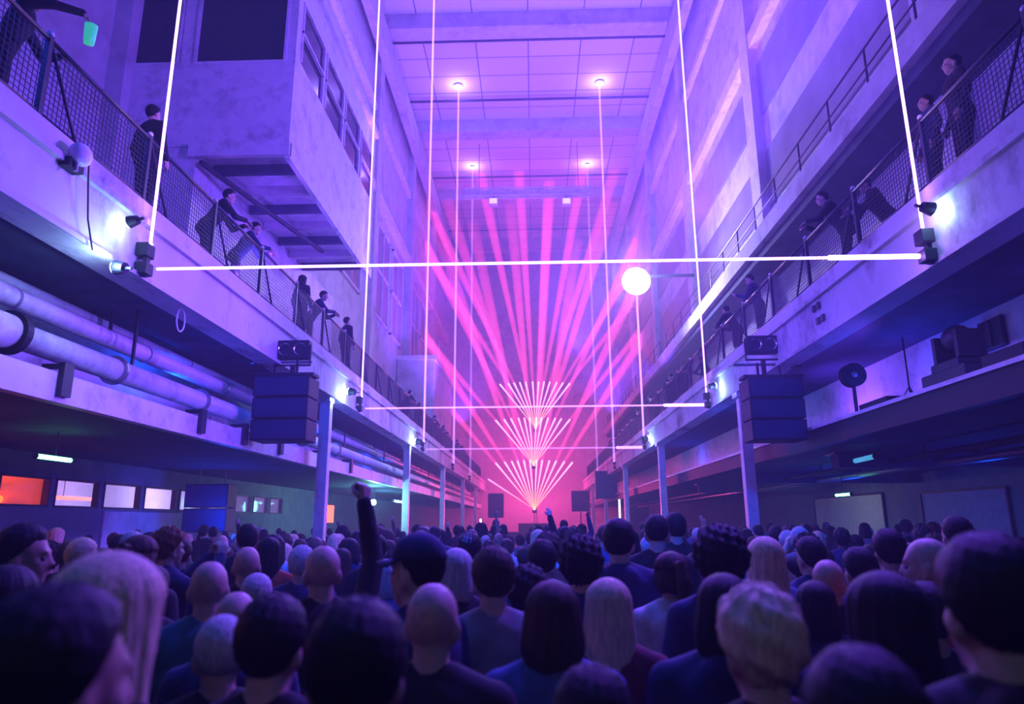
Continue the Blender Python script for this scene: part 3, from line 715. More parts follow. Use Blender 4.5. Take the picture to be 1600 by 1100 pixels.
def hang(s): return ((s * .275, -.03, 1.12), (s * .27, .07, .89), (0, .25, -1), (-s, .1, 0), .35, s)
def up(s, lean=0): return ((s * .30, .10, 1.66), (s * .235, .14, 1.93), (-s * .05, .1, 1), (0, 1, 0), .5, s)
POSES = {
    'stand': dict(arms={-1: hang(-1), 1: hang(1)}),
    'stand_broad': dict(arms={-1: hang(-1), 1: hang(1)}, fat=1.13, hood=True),
    'fist': dict(arms={-1: hang(-1), 1: ((.265, .05, 1.66), (.225, .10, 1.945), (.10, .12, 1), (-.5, .85, -.1), 1.05, 1)}, vox=.0075),
    'point': dict(arms={-1: hang(-1), 1: up(1)}),
    'phone': dict(arms={-1: ((-.25, .16, 1.30), (-.075, .36, 1.56), (.25, .2, 1), (1, .3, -.2), .55, 1), 1: ((.25, .16, 1.30), (.075, .36, 1.56), (-.25, .2, 1), (-1, .3, -.2), .55, -1)}, vox=.009),
    'lean': dict(bend=30, head=(0, -18, 0), arms={-1: ((-.30, .42, 1.06), (-.13, .60, 1.10), (.5, .6, -.15), (0, 0, -1), .3, 1), 1: ((.30, .42, 1.06), (.13, .60, 1.10), (-.5, .6, -.15), (0, 0, -1), .3, -1)}, vox=.009),
    'offer': dict(bend=16, head=(0, 6, 0), arms={-1: ((-.30, .34, 1.08), (-.13, .50, 1.08), (.5, .6, -.15), (0, 0, -1), .3, 1), 1: ((.25, .36, 1.44), (.19, .64, 1.50), (.0, .8, -.75), (-.2, -.6, -.7), .45, -1)}, vox=.009),
    'gesture': dict(bend=12, head=(10, 8, 0), arms={-1: ((-.25, .22, 1.10), (-.14, .46, 1.22), (.2, 1, .35), (.6, -.2, .8), .35, 1), 1: ((.27, .12, 1.10), (.20, .40, 1.15), (-.1, 1, .2), (-.7, -.1, .7), .3, -1)}, vox=.009),
}
PROT = {k: build_person(v) for k, v in POSES.items()}

# ---- hair, in head coordinates (origin at the neck pivot)
def shell(thick, face_line=.12, nape=.05, noise=.006, freq=9, sides=0.03, seed=0, nu=48, nv=32):
    rnd = random.Random(seed); ph = [rnd.uniform(0, 6.28) for _ in range(6)]
    mb = MB(); rs = []; c = Vector((0, -.012, .148)); R0 = (.079, .096, .096)
    for i in range(1, nv):
        t = PI * i / nv; ring = []
        for j in range(nu):
            a = 2 * PI * j / nu
            d = Vector((math.sin(t) * math.cos(a), math.sin(t) * math.sin(a), -math.cos(t)))
            p = Vector((R0[0] * d.x, R0[1] * d.y, R0[2] * d.z)) + c
            front = max(0, d.y)                                          # hairline: higher at the front
            line = nape + (face_line + .07 - nape) * min(1, max(0, (d.y + .35) / 1.0)) ** .8 
            k = min(1, max(-1, (p.z - line) / .022))
            nz = noise * (math.sin(freq * a + ph[0] + 3 * math.sin(2.3 * t + ph[1])) * .5 + math.sin(freq * 1.9 * a + ph[2] + 5 * t) * .35 + math.sin(freq * .6 * t * 2 + ph[3] + 4 * a) * .4)
            th = (thick * (.75 + .25 * d.z) + nz) * (.5 + .5 * k) - .014 * (.5 - .5 * k)
            ring.append(p + d * th)
        rs.append(ring)
    return mb.rings(rs), ph
def hair_mesh(kind):
    if kind == 'crop': return shell(.008, .135, .055, .0015, 14, seed=1)[0]
    if kind == 'short': return shell(.019, .125, .045, .003, 17, seed=2)[0]
    if kind == 'messy': return shell(.032, .11, .04, .009, 9, seed=3)[0]
    if kind == 'curly': return shell(.055, .10, .015, .014, 13, seed=4)[0]
    rnd = random.Random({'long': 5, 'bob': 6, 'tail': 7}[kind]); ph = [rnd.uniform(0, 6.28) for _ in range(5)]; mb = MB()
    low = {'long': -.26, 'bob': -.03, 'tail': .045}[kind]; nr = 26; nu = 120; rs = []
    for i in range(nr):
        f = i / (nr - 1)
        if f < .4:                                    # over the crown
            g = f / .4; t = g * PI / 2; z = .165 + .103 * math.cos(t) * 1.0; q = max(.06, math.sin(t))
            w, dp, cy, front = .100 * q, .116 * q, -.014, .09
            if z < .215: front = .085 - (.215 - z) * .6
        else:                                         # falling past the ears and the nape
            g = (f - .4) / .6; z = .165 + (low - .165) * g
            w = .100 + .016 * math.sin(g * 2.4); dp = .116 - .030 * g; cy = -.014 - .030 * g; front = .055 - .03 * min(1, g * 3)
            if kind != 'long': k = max(0, g - .7) / .3; w -= .022 * k; dp -= .02 * k
            elif g > .85: w -= .03 * (g - .85) / .15
            if kind == 'tail': w *= .93; dp *= .95
        ring = []
        for j in range(nu):
            a = 2 * PI * j / nu
            n = 1 + (.018 * math.sin(13 * a + ph[0] + 2.0 * f) + .013 * math.sin(29 * a + ph[1] - 3 * f) + .010 * math.sin(47 * a + ph[2] + 2 * f)) * min(1, f * 3)
            ring.append(Vector((w * n * math.cos(a), min(cy + dp * n * math.sin(a), front), z + .012 * math.sin(5 * a + ph[3]) * max(0, f - .5))))
        rs.append(ring)
    mb.rings(rs)
    if kind == 'tail':
        mb.tube([(0, -.10, .19), (0, -.16, .20), (0, -.185, .12), (0, -.17, .0), (0, -.16, -.08)], [.025, .032, .038, .03, .008], 14)
    return mb
HAIR = {}
for k in ('crop', 'short', 'messy', 'curly'): HAIR[k] = hair_mesh(k).mesh(k + '_hair', None, True)
for k in ('long', 'bob', 'tail'): HAIR[k] = remesh(hair_mesh(k), .0045, 2)
# cap: dome, brim and button
cp = MB(); rs = []
for i in range(9):
    t = PI / 2 * i / 8; rs.append([Vector((.086 * math.cos(t * .97) * math.cos(a), -.012 + .108 * math.cos(t * .97) * math.sin(a), .165 + .095 * math.sin(t))) for a in [2 * PI * j / 28 for j in range(28)]])
cp.rings([[p * 1.0 for p in rs[0]]] + rs[1:])
CAPDOME = cp.mesh('cap_dome', None, True)
bm = MB(); top_, bot_ = [], []
for sgn, dz in ((1, .004), (-1, -.004)):
    pass
n = 14
for r_, z in ((0.0, 0), (1.0, 0)):
    pass
brim = MB(); outer = []; inner = []
for j in range(n + 1):
    a = R(18 + 144 * j / n); inner.append(Vector((.085 * math.cos(a), -.012 + .105 * math.sin(a), .172))); outer.append(Vector((.094 * math.cos(a), .012 + .155 * math.sin(a), .158 - .012 * abs(math.cos(a)))))
vs = inner + outer + [p - Vector((0, 0, .008)) for p in inner] + [p - Vector((0, 0, .008)) for p in outer]; m_ = n + 1; fs = []
for j in range(n):
    fs += [(j, j + 1, m_ + j + 1, m_ + j), (2 * m_ + j + 1, 2 * m_ + j, 3 * m_ + j, 3 * m_ + j + 1), (m_ + j, m_ + j + 1, 3 * m_ + j + 1, 3 * m_ + j), (j + 1, j, 2 * m_ + j, 2 * m_ + j + 1)]
fs += [(0, m_, 3 * m_, 2 * m_), (n, 2 * m_ + n, 3 * m_ + n, m_ + n)]
CAPBRIM = brim.add(vs, fs).mesh('cap_brim', None, True)
EYE_ME = MB().ball((0, 0, 0), .0125, 12, 8).mesh('eye', M_eyew, True)
GLASS = MB()
for s in (-1, 1):
    GLASS.tube([(s * .034 + .024 * math.cos(a), .102, .112 + .018 * math.sin(a)) for a in [2 * PI * j / 16 for j in range(17)]], .0025, 5)
    GLASS.tube([(s * .058, .10, .115), (s * .082, .02, .118), (s * .082, -.03, .112)], .0025, 5)
GLASS.tube([(-.01, .104, .114), (.01, .104, .114)], .0025, 5)
GLASS_ME = GLASS.mesh('spectacles', None)

def person(loc, rz, height, pose, hair, hcol, top, tcol, legs, label, group=None, skin=0, face=False, cap=None, glasses=False, tilt=None):
    P = PROT[pose]; s = height / 1.75
    o = obj('person', P['body'], None, loc, M_skin[skin]); o.scale = (s, s, s); o.rotation_euler = (tilt[0] if tilt else 0, tilt[1] if tilt else 0, rz)
    tag(o, label, 'person', group)
    obj('top' if top == 'long' else 'shirt', P[top], o, None, M_cloth[tcol]); obj('trousers', P['trousers'], o, None, M_cloth[legs]); obj('shoe', P['shoe'], o, None, M_shoe)
    if hair: h = obj('hair', HAIR[hair], o, None, M_hair[hcol]); h.matrix_local = P['H']
    if cap:
        c = obj('cap', CAPDOME, o, None, M_cloth[cap]); c.matrix_local = P['H']; obj('brim', CAPBRIM, c, None, M_cloth[cap])
    if face:
        for sx in (-1, 1):
            e = obj('eye', EYE_ME, o); e.matrix_local = P['H'] @ Matrix.Translation((sx * .031, .074, .115))
    if glasses: g = obj('glasses', GLASS_ME, o, None, M_steel); g.matrix_local = P['H']
    return o
# ================================================================== the crowd
HW = {None: .150, 'crop': .166, 'short': .188, 'messy': .215, 'curly': .262, 'long': .215, 'bob': .205, 'tail': .2}
HTOP = {None: .0, 'crop': .006, 'short': .018, 'messy': .03, 'curly': .05, 'long': .02, 'bob': .02, 'tail': .02}
PLACED = []                                        # (x, y, height)
def free(x, y, d):
    return all((x - a) ** 2 + (y - b) ** 2 > d * d for a, b, _ in PLACED)
def by_head(px, py, w, hair, rz, label, pose='stand', hcol='black', top='long', tcol='black', legs='black', hmin=1.56, hmax=1.93, **k):
    zc = FPX * (HW[hair] if not k.get('cap') else .18) / w
    p = at_z(px, py, zc)
    for _ in range(60):
        if p.z > hmax: zc *= 1.03 if (p.z < CAMZ) else .97
        elif p.z < hmin: zc *= .97
        else: break
        p = at_z(px, py, zc)
    if not free(p.x, p.y, .47):
        for q in sorted([1 + .02 * j for j in range(-22, 40)], key=lambda t: abs(math.log(t))):
            u = at_z(px, py, zc * q)
            if hmin - .16 <= u.z <= hmax + .06 and free(u.x, u.y, .47): p = u; break
    hgt = p.z - HTOP[hair] - (.012 if k.get('cap') else 0)
    PLACED.append((p.x, p.y, p.z))
    return person((p.x, p.y, 0), R(rz), hgt, pose, hair, hcol, top, tcol, legs, label, **k)
H = by_head
# front row, nearest the lens
H(108, 902, 208, 'short', -28, 'big dark-haired person closest to the camera at the lower left corner', hcol='black', skin=1, pose='stand_broad')
H(185, 858, 172, 'long', -20, 'person with long blonde hair behind the big dark head at lower left', hcol='blonde', tcol='black')
H(562, 925, 190, 'short', 4, 'large dark round head in black at the bottom centre-left of the crowd', pose='stand_broad')
H(432, 922, 126, 'short', -8, 'dark-haired person with pale neck left of the large dark round head', skin=0, tcol='black')
H(350, 957, 92, 'crop', 22, 'cropped grey head half hidden behind the dark-haired person with pale neck', hcol='grey', tcol='black')
H(372, 921, 66, None, 10, 'small shiny bald head peeking above the cropped grey head', tcol='navy')
H(330, 874, 90, None, 25, 'shaved-headed person with lit left ear in teal collar, left foreground', hcol='brown', tcol='teal')
H(404, 893, 52, 'short', 0, 'grey-haired head low between the shaved head and the bald man', hcol='grey', tcol='navy')
H(678, 907, 112, None, -6, 'shaved pinkish head right behind the large dark round head', tcol='black')
H(652, 828, 92, 'crop', 62, 'person in a navy peaked cap turned to the left, face lit warm', cap='navy', face=True, skin=0, tcol='navy', hmax=1.95)
H(604, 872, 44, 'bob', 15, 'small bluish-haired head tucked under the peak of the navy cap', hcol='grey', tcol='denim')
H(862, 904, 104, 'bob', 0, 'person with a straight brown bob in a blue top, front centre', hcol='brown', tcol='denim', legs='navy')
H(924, 1030, 152, 'short', -8, 'top of a dark head poking up at the bottom edge before the brown bob', hcol='black', hmin=1.5, tcol='navy')
H(950, 900, 88, 'long', -12, 'person with long fair hair and burgundy jacket right of the brown bob', hcol='blonde', tcol='burgundy')
H(1178, 909, 160, 'messy', 12, 'person with messy blond hair in the right foreground', hcol='blonde', tcol='black')
H(1372, 889, 142, 'long', 18, 'person with long dark hair at right behind the black-clad shoulders', hcol='black', tcol='black')
H(1530, 826, 150, 'short', 0, 'towering dark silhouette near the right edge of the crowd', pose='stand_broad', hmax=1.98, tcol='black')
H(1594, 885, 110, 'bob', 40, 'dark-haired person in spectacles cut by the right frame edge', glasses=True, tcol='black', skin=1)
H(1335, 998, 150, 'short', 0, 'black-clad dark head at the bottom right corner before the long dark hair', hmin=1.45, tcol='black', pose='stand_broad')
H(1262, 1075, 110, 'bob', -10, 'low head with a pale shirt at the bottom edge, right', hmin=1.4, tcol='white', hcol='black')
# second rank
H(770, 850, 72, 'short', 14, 'pinkish-lit short-haired person in a grey top, centre', hcol='brown', tcol='grey', top='short')
H(713, 855, 56, 'bob', 5, 'grey-haired head between the navy cap and the pinkish-lit hair', hcol='grey', tcol='black')
H(826, 880, 74, 'messy', -30, 'dark tousled head behind the straight brown bob', hcol='black', tcol='burgundy')
H(906, 835, 74, 'curly', 0, 'dark curly-haired person just right of the hall centre', hcol='black', tcol='navy')
H(966, 808, 64, 'short', -14, 'tall dark-haired person in a wide dark jacket right of the curly head', pose='stand_broad', hcol='black', tcol='navy', hmax=1.98)
H(1025, 802, 34, 'crop', -10, 'tall cropped head standing in front of the second right column', hcol='black', tcol='black', hmax=2.0)
H(1122, 820, 86, 'curly', 0, 'big round dark afro before the nearest right column', hcol='black', tcol='navy')
H(1192, 837, 58, 'long', 10, 'person with long pale blonde hair right of the big afro', hcol='blonde', tcol='denim')
H(1128, 893, 92, 'bob', -6, 'hooded blue-lit person between the burgundy jacket and the blond hair', hcol='black', tcol='navy', pose='stand_broad')
H(846, 840, 46, 'short', 12, 'dark short-haired head left of the curly-haired person', hcol='black', tcol='denim')
H(505, 850, 50, None, 32, 'bald person with a pink gleam raising a fist above the crowd', pose='fist', tcol='black', hmin=1.6, hmax=1.95)
H(473, 850, 42, 'short', 8, 'grey-haired head next to the bald man with the raised fist', hcol='grey', tcol='navy')
H(46, 815, 66, 'short', -70, 'person in teal turned to the right at the far left edge, ear glowing orange', tcol='teal', face=True, skin=1)
H(268, 822, 46, 'messy', -35, 'brown-haired person with hands held up to the face, left', pose='phone', hcol='ginger', tcol='navy')
H(132, 838, 44, 'short', 0, 'fair-haired head above the long blonde hair, left', hcol='blonde', tcol='olive')
H(388, 852, 44, None, 15, 'small bald head with a glint before the black speaker bank', tcol='black')
H(422, 838, 40, 'long', 0, 'dark long-haired head against the blue partition wall', hcol='black', tcol='red')
H(388, 817, 32, 'short', 30, 'dark head in profile at the foot of the speaker bank', hcol='black', tcol='black')
H(236, 830, 30, 'short', 0, 'dark head before the violet wall panel, nearer the speaker bank', hcol='black', tcol='black')
H(192, 834, 30, 'short', -40, 'dark head in profile before the violet wall panel, left of its pair', hcol='black', tcol='black')
H(1262, 836, 44, 'short', 20, 'dark head before the undercroft shutter with a pink-lit cheek', hcol='black', tcol='navy')
H(1292, 872, 46, None, -35, 'bald person in spectacles among dark heads at right', glasses=True, face=True, tcol='black')
H(1236, 868, 40, 'short', 70, 'person reaching a pink-lit arm across the right of the crowd', pose='phone', hcol='black', top='short', tcol='navy')
H(1338, 852, 58, 'short', 10, 'dark head with a blue collar right of the bald spectacled person', hcol='black', tcol='navy')
H(1384, 824, 54, 'short', 0, 'dark silhouetted head before the dark duct at right', hcol='black', tcol='black')
H(1442, 838, 46, None, 55, 'pink-faced person in a glowing red jacket by the towering silhouette', hcol='brown', tcol='red', face=True)
H(1490, 804, 40, 'crop', 0, 'dark cropped head above the red jacket, before the blue panel', hcol='black', tcol='black', hmax=2.0)
H(1046, 860, 56, 'tail', 10, 'person with a ponytail behind the burgundy jacket', hcol='brown', tcol='white')
H(1020, 888, 50, 'bob', 0, 'dark bob beside the pale top, centre-right', hcol='black', tcol='white', top='short')
H(590, 834, 34, 'short', 0, 'dark head right behind the raised fist arm', hcol='black', tcol='black')
H(735, 828, 36, 'short', -15, 'head in a wide-brimmed pale cap behind the navy cap', cap='grey', tcol='navy')
H(1440, 905, 80, 'short', 8, 'dark head in shadow in front of the glowing red jacket', hcol='black', tcol='black')
H(1270, 905, 66, 'bob', 0, 'blue-lit dark hair right of the messy blond head', hcol='black', tcol='navy')
H(1085, 862, 60, 'short', -10, 'dark short-haired head left of the big afro', hcol='brown', tcol='black')
H(240, 880, 60, 'short', 0, 'dark head between the long blonde hair and the shaved head', hcol='black', tcol='black')
H(20, 880, 90, 'bob', 0, 'dark bobbed head at the left edge below the teal collar', hcol='black', tcol='black')

# lit phones held up
M_screen = glow('phone_screen', (.75, .75, 1), 3)
for i, (px, py, zc, lab) in enumerate(((1043, 826, 7.0, 'bright phone screen held up right of the tall cropped head'), (880, 822, 17, 'small lit phone held up in the crowd just right of centre'), (751, 814, 24, 'small lit phone held up in the crowd left of centre'), (776, 820, 20, 'phone glowing among the heads left of the fan lasers'))):
    p = at_z(px, py, zc); f = empty('phone', p, R(8 * i)); tag(f, lab, 'phone')
    MB().box(-.036, .036, 0, .008, -.075, .075).build('case', M_black, f, bevel=.006); MB().box(-.032, .032, -.002, 0, -.068, .068).build('screen', M_screen, f)
    PLACED.append((p.x, p.y - .40, 1.7))
    person((p.x, p.y - .40, 0), 0, max(1.6, (p.z - .06) / 1.565 * 1.75 if (p.z - .06) / 1.565 * 1.75 < 1.95 else 1.8), 'phone', 'short', 'black', 'long', 'black', 'black', 'dark person holding up the ' + lab.split(' held')[0].split(' glowing')[0] + [' beside the tall cropped head', ' right of centre', ' left of centre', ' left of the fan lasers'][i])

# everyone else: filled in rank by rank towards the stage
rnd = random.Random(21)
HK = [('short', 'black'), ('short', 'black'), ('crop', 'black'), ('short', 'brown'), ('messy', 'brown'), ('long', 'brown'), ('long', 'black'), ('bob', 'black'), ('bob', 'blonde'), ('tail', 'brown'), ('curly', 'black'), (None, 'bald'), ('messy', 'black'), ('short', 'grey')]
TK = ['black', 'black', 'black', 'navy', 'navy', 'grey', 'denim', 'burgundy', 'olive', 'white']
HN = {'short': 'short', 'crop': 'cropped', 'messy': 'tousled', 'long': 'long', 'bob': 'bobbed', 'tail': 'ponytailed', 'curly': 'curly'}
def free(x, y, d):
    return all((x - a) ** 2 + (y - b) ** 2 > d * d for a, b, _ in PLACED)
count = 0
rows = []
y = 2.5
while y < 58:
    rows.append(y); y += .56 + .045 * max(0, y - 6)
for y in rows:
    half = min(5.0 + (3.6 if y > 7 else 0), (y * .80 + .6))
    step = .62 + .018 * y
    x = -half + rnd.uniform(0, step)
    while x < half:
        xx = x + rnd.uniform(-.08, .08); yy = y + rnd.uniform(-.12, .12); x += step * (1.0 if abs(x) < 5 else 1.55)
        if abs(abs(xx) - 5.25) < .5: continue
        if not free(xx, yy, .60) or count >= 235: continue
        hk, hc = rnd.choice(HK); tc = rnd.choice(TK)
        hgt = rnd.uniform(1.56, 1.80) - (.06 if y < 4 else 0)
        px, py, _ = proj((xx, yy, hgt))
        if px < -60 or px > 1660: continue
        pose = 'stand'
        r_ = rnd.random()
        if y > 8 and r_ < .07: pose = 'point'
        elif y > 5 and r_ < .16: pose = 'phone'
        elif r_ < .4 and y > 6: pose = 'stand_broad'
        far = y > 16
        zone = ('under left mezzanine' if xx < -5.2 else 'under right mezzanine' if xx > 5.2 else ('left floor' if xx < -1.7 else 'right floor' if xx > 1.7 else 'centre floor'))
        depth = 'last ranks' if y > 30 else 'far ranks' if far else ('middle ranks' if y > 8 else 'near ranks')
        hair_w = 'bald person' if hk is None else f'person with {HN[hk]} {hc} hair'
        act = {'point': ', arm raised', 'phone': ', hands raised'}.get(pose, '')
        lab = f'{hair_w}{act} in {tc}, {depth}, {zone}'
        gk = f'{hair_w}{act} in {tc}, {depth} {zone}'
        PLACED.append((xx, yy, hgt)); count += 1
        person((xx, yy, 0), rnd.uniform(-.45, .45), hgt, pose, hk, hc if hk else 'black', rnd.choice(['long', 'long', 'short']), tc, 'black', lab, group=gk, skin=rnd.choice([0, 0, 1, 2]))

# ---- people leaning on the balconies
BALC = []
HEADOFF = {'lean': (0, .43, 1.63), 'gesture': (0, .17, 1.72)}
def on_balcony(px, X, py_head, rz, pose, hair, hcol, tcol, label, h=1.75, **k):
    off = Vector(HEADOFF.get(pose, (0, 0, 1.765))) * (h / 1.75); off.rotate(Euler((0, 0, R(rz))))
    sgn = -1 if X < 0 else 1; best = None
    for i in range(60):                       # walk out from the railing until the head height fits
        hx = 5.05 + .035 * i; p = at_x(px, py_head, sgn * hx); base = p - off
        if abs(base.x) < 5.5 or abs(base.x) > 7.3: continue
        e = abs(base.z - Z1)
        if best is None or e < best[0]: best = (e, base, p)
    e, base, p = best
    while any(abs(base.y - q) < .42 and s_ == sgn for q, s_ in BALC): base = base + Vector((0, .06, 0))
    BALC.append((base.y, sgn))
    k2 = 1 + max(-.1, min(.1, (p.z - Z1 - off.z) / off.z))
    return person((base.x, base.y, Z1), R(rz), h * k2, pose, hair, hcol, 'long', tcol, 'black', label, **k)
on_balcony(242, -5.75, 165, -20, 'stand', 'short', 'black', 'black', 'dark-clad person standing with back turned behind the second laser beam, left balcony', h=1.8)
on_balcony(371, -5.75, 302, -62, 'lean', 'short', 'black', 'black', 'person bending over the left railing below the white cabin', h=1.85)
on_balcony(410, -5.8, 352, -70, 'lean', 'short', 'black', 'navy', 'second bending person on the left balcony, next along from the one under the cabin', h=1.75)
on_balcony(474, -5.65, 430, -30, 'stand', 'bob', 'black', 'black', 'long dark figure standing at the left railing above the speaker', h=1.72)
on_balcony(514, -5.75, 458, -75, 'lean', 'short', 'black', 'navy', 'person resting forearms on the left railing past the long dark figure', h=1.8)
on_balcony(543, -5.6, 495, -40, 'stand', 'short', 'black', 'black', 'dark figure furthest along the left railing near the second laser', h=1.72)
on_balcony(1484, 6.3, 85, 75, 'stand', 'short', 'black', 'black', 'tall person standing behind the crouching head, right balcony nearest the camera', h=1.9, face=True)
on_balcony(1462, 5.6, 128, 80, 'stand', 'short', 'black', 'navy', 'shorter dark person at the right railing in front of the tall one', h=1.62, face=True)
on_balcony(1338, 5.75, 284, 80, 'lean', 'short', 'black', 'black', 'bearded-looking person in a dark cap bent over the right railing', h=1.84, cap='black', face=True)
on_balcony(1272, 5.85, 305, 72, 'lean', 'short', 'black', 'black', 'person with forearms on the right railing beyond the one in a cap', h=1.84, face=True)
on_balcony(1170, 5.75, 430, 60, 'gesture', 'short', 'black', 'navy', 'person with hands held out over the right railing above the speaker', h=1.8, face=True)
on_balcony(1128, 5.7, 482, 40, 'lean', 'short', 'black', 'black', 'dark stooping figure past the one with hands held out, right balcony', h=1.75)
for i, (px, py, po) in enumerate(((1090, 560, 'lean'), (1066, 572, 'stand'), (1046, 585, 'lean'))):
    on_balcony(px, 5.7, py, 55 - 20 * i, po, 'short', 'black', 'black', ['first', 'second', 'third'][i] + ' of three hazy figures grouped at the right railing past the second laser', h=1.74)
for i in range(14):
    sx = -1 if i % 2 else 1; y = 29 + i * 2.0
    person((sx * 5.75, y, Z1), R(40 * sx), 1.7 + .03 * (i % 3), 'lean' if i % 3 else 'stand', 'short', 'black', 'long', 'black', 'black', f'dim distant figure at the {"left" if sx < 0 else "right"} railing far along the hall', group=f'distant figures at the {"left" if sx < 0 else "right"} railing')
# person at the near left railing with a glowing green cup
cupp = at_x(141, 52, -5.05)
_h = Vector((.19, .73, 1.40)) * (cupp.z + .12 - Z1) / 1.40
_q = Matrix.Rotation(R(-52), 3, 'Z') @ _h
pg = person((cupp.x - _q.x, cupp.y - _q.y, Z1), R(-52), min(1.95, 1.75 * (cupp.z + .12 - Z1) / 1.40), 'offer', 'short', 'black', 'long', 'black', 'black', 'dark person leaning out at the upper left corner holding the glowing green cup')
cu = empty('drinking_cup', cupp); cu.rotation_euler = (R(8), R(6), 0); tag(cu, 'green-lit plastic cup held out over the left railing', 'cup')
MB().rings([[Vector((r * math.cos(a), r * math.sin(a), z)) for a in [2 * PI * j / 16 for j in range(16)]] for r, z in ((.055, -.13), (.062, -.05), (.07, .1), (.065, .1), (.055, -.10))]).build('cup', glow('green_lit_plastic', (.05, .55, .28), .55), cu, True)  # green light on the cup put in as emission of the plastic
MB().tube([(0, 0, -.09), (0, 0, -.01)], .056, 16).build('drink', glow('green_lit_drink', (.35, .9, .25), 1.0), cu, True)
# ================================================================== light and smoke
SC.view_settings.view_transform = 'Standard'; SC.view_settings.look = 'None'; SC.view_settings.gamma = 1.0; SC.view_settings.exposure = 0.35
SC.view_settings.use_curve_mapping = False
w = bpy.data.worlds.new('world'); SC.world = w; w.use_nodes = True
bg = w.node_tree.nodes['Background']; bg.inputs['Color'].default_value = (0, 0, 0, 1); bg.inputs['Strength'].default_value = 0
vs = w.node_tree.nodes.new('ShaderNodeVolumeScatter'); vs.inputs['Density'].default_value = .0068; vs.inputs['Color'].default_value = (.8, .76, 1.0, 1); vs.inputs['Anisotropy'].default_value = 0.1
w.node_tree.links.new(vs.outputs['Volume'], w.node_tree.nodes['World Output'].inputs['Volume'])
def point(p, col, e, r=.3, name='wash'):
    l = bpy.data.lights.new(name, 'POINT'); l.energy = e; l.color = col; l.shadow_soft_size = r
    o = bpy.data.objects.new(name, l); COL.objects.link(o); o.location = p; return o
def spot(p, to, col, e, ang=70, blend=.8, r=.3, name='spot'):
    l = bpy.data.lights.new(name, 'SPOT'); l.energy = e; l.color = col; l.spot_size = R(ang); l.spot_blend = blend; l.shadow_soft_size = r
    o = bpy.data.objects.new(name, l); COL.objects.link(o); o.location = p; o.rotation_euler = (Vector(to) - Vector(p)).to_track_quat('-Z', 'Y').to_euler(); return o
VI = (.185, .055, 1.0); BL = (.0, .065, 1.0); PK = (1.0, .06, .38); CY = (.30, .50, 1.0); MG = (.45, .05, .9)
# added violet spots with no fixture, some in mid-air, aimed into smoke and roof
spot((4.7, 41, 8), (1.5, 35, 32), VI, 15000, 120, 1, .3)
spot((-4.7, 45, 8), (-1.5, 41, 32), VI, 14000, 120, 1, .3)
spot((3.4, 13, 7.5), (3.5, 20, 26), VI, 25000, 90, 1, .3)
spot((1.6, 24, 7.5), (3.0, 30, 26), VI, 21000, 100, 1, .3)
spot((-4.8, 24, 8), (-1, 22, 28), VI, 9000, 110, 1, .3)
spot((4.6, 6.5, 7.4), (-6, 14.5, 12), VI, 4200, 55, 1, .3)
spot((-4.6, 10, 7.4), (9, 18, 12), VI, 2500, 60, 1, .3)
# added overhead and blue fill light on the crowd, no fixtures
spot((0, 6, 16), (0, 5, 0), BL, 3600, 70, 1, .8)
spot((0, 22, 16), (0, 16, 0), VI, 3200, 80, 1, .8)
for y in (19, 32): point((0, y, 4.2), BL, 160, .6)
point((0, 27, 6.5), VI, 300, .5)
# added points for the white-cyan laser hits on the edges
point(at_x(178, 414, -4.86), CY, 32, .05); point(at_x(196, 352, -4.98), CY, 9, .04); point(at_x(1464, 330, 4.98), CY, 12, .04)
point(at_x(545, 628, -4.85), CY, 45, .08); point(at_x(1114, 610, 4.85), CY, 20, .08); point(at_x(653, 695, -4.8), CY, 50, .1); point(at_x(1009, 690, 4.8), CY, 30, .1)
point((4.4, 30.8, 12.9), (.34, .30, 1), 3000, .5)
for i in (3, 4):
    for sx in (-1, 1): point((sx * 5, FR[i][0], ZC - .6), (.26, .16, 1), 260, .3)  # added glow at the ceiling laser spots
# pink glow by the stage
point((-1.8, 71, 3.4), PK, 1400, 2.5); point((1.8, 71, 3.4), PK, 1400, 2.5); point((0, 70, 9), PK, 1700, 2.5)
spot((0, 63, 2.5), (0, 50, 5.5), PK, 9000, 50, 1, .5)
point((0, 52, 6), (1, .05, .5), 350, .8)
# added blue fill lights in the gaps under the balconies
for sx in (-1, 1):
    for y in (5, 12, 20, 30): point((sx * 6.5, y, 4.25 if sx < 0 else 4.0), BL, 45, .15)
spot((0, -1.5, 8), (0, 14, 3), BL, 8000, 62, 1, .5)  # added blue fill from above the camera
spot((3.5, 8, 9), (0, 2.6, 1.6), VI, 5200, 50, 1, .3); spot((-2, 17, 8), (0, 7, 1.6), VI, 4500, 60, 1, .3)  # added violet rim light on the crowd heads
spot((4.8, 10, 9), (-5.1, 17, 12), VI, 3600, 60, 1, .2)  # added violet wash on the cabin side
point((-7.2, 3, 9.5), BL, 420, .5); point((7.2, 3, 10), BL, 260, .5)  # added blue fill for the dark upper corners
point((0, -2.6, 4.2), (.40, .55, 1.0), 48, 1.0)  # added pale fill behind the camera for the backs of heads
spot((-5.7, 14, 3.0), (-10, 18.2, 1.6), VI, 420, 40, .8, .1)  # added violet light on the left wall panel
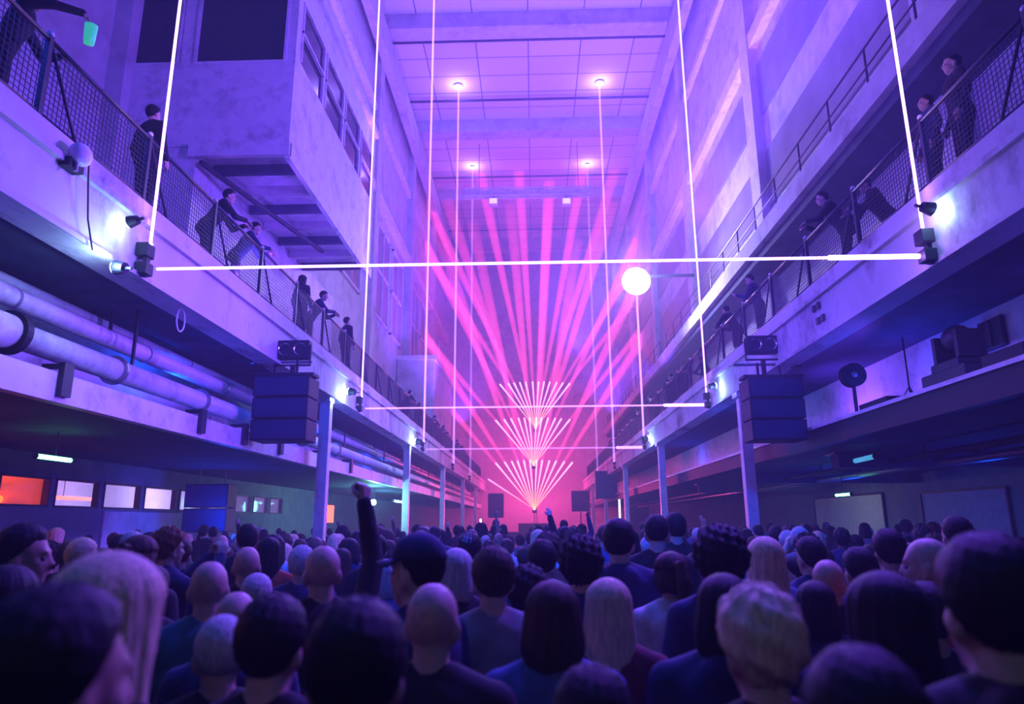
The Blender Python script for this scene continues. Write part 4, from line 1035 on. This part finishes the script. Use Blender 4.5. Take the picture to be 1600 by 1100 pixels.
# undercroft
point((-8, 18, 1.95), BL, 90, .3); point((8.5, 20, 1.95), BL, 60, .3)  # added blue undercroft fill
point((-11.6, 12.5, 2.7), (1, .07, .01), 120, .2); point((-11.6, 17.5, 2.7), (.9, .25, .6), 50, .2); point((-11.6, 20, 2.7), (.5, .36, 1), 80, .2); point((-11.6, 24.5, 2.7), (.5, .36, 1), 220, .2); point((-11.6, 29, 2.7), (.5, .36, 1), 120, .2)
point(at_x(583, 785, -6.4), (.3, 1, .9), 160, .15); point((-7, 33, 2.6), (.15, .6, 1), 120, .3)
point((-7.5, 8, 2.6), (1, .14, .03), 14, .3)
point((9.5, 26, 2.4), (.5, .6, .8), 40, .3); point((9, 14, 1.9), BL, 40, .3)
# warm house light at the left rear that rims the nearest heads
spot((-6, 4.2, 2.9), (0, 2.6, 1.7), (1, .40, .16), 34, 80, .8, .15)
# added uplights inside the gap under the right balcony
for y in (4.5, 6.5, 8.5, 10.5, 12.5, 15): spot((5.95, y, 3.72), (7.1, y, 4.5), VI, 230, 130, 1, .08)
spot((-5.6, 12.6, 6.4), (-6, 17, 9.7), VI, 700, 110, 1, .1)  # added uplight for the cabin underside
spot((4.6, 9.0, 4.3), (-7, 9.5, 4.0), VI, 2000, 70, .8, .1)  # added wash onto the left pipes and mezzanine edge
# cross washes on the two balcony faces
spot((4.4, 11, 7.0), (-5.1, 9.5, 5.4), VI, 6000, 62, 1, .2); spot((4.4, 24, 7.0), (-5.1, 21, 5.4), VI, 5000, 70, 1, .2)
spot((-4.4, 12, 7.5), (5.1, 12, 5.4), VI, 1800, 80, .9, .2)
SC.cycles.use_denoising = True; SC.cycles.adaptive_threshold = .04; SC.cycles.adaptive_min_samples = 16
SC.cycles.volume_bounces = 0; SC.cycles.max_bounces = 5; SC.cycles.diffuse_bounces = 2; SC.cycles.glossy_bounces = 2; SC.cycles.transmission_bounces = 4; SC.cycles.transparent_max_bounces = 8
SC.cycles.sample_clamp_indirect = 4; SC.cycles.volume_step_rate = 4; SC.cycles.use_light_tree = True
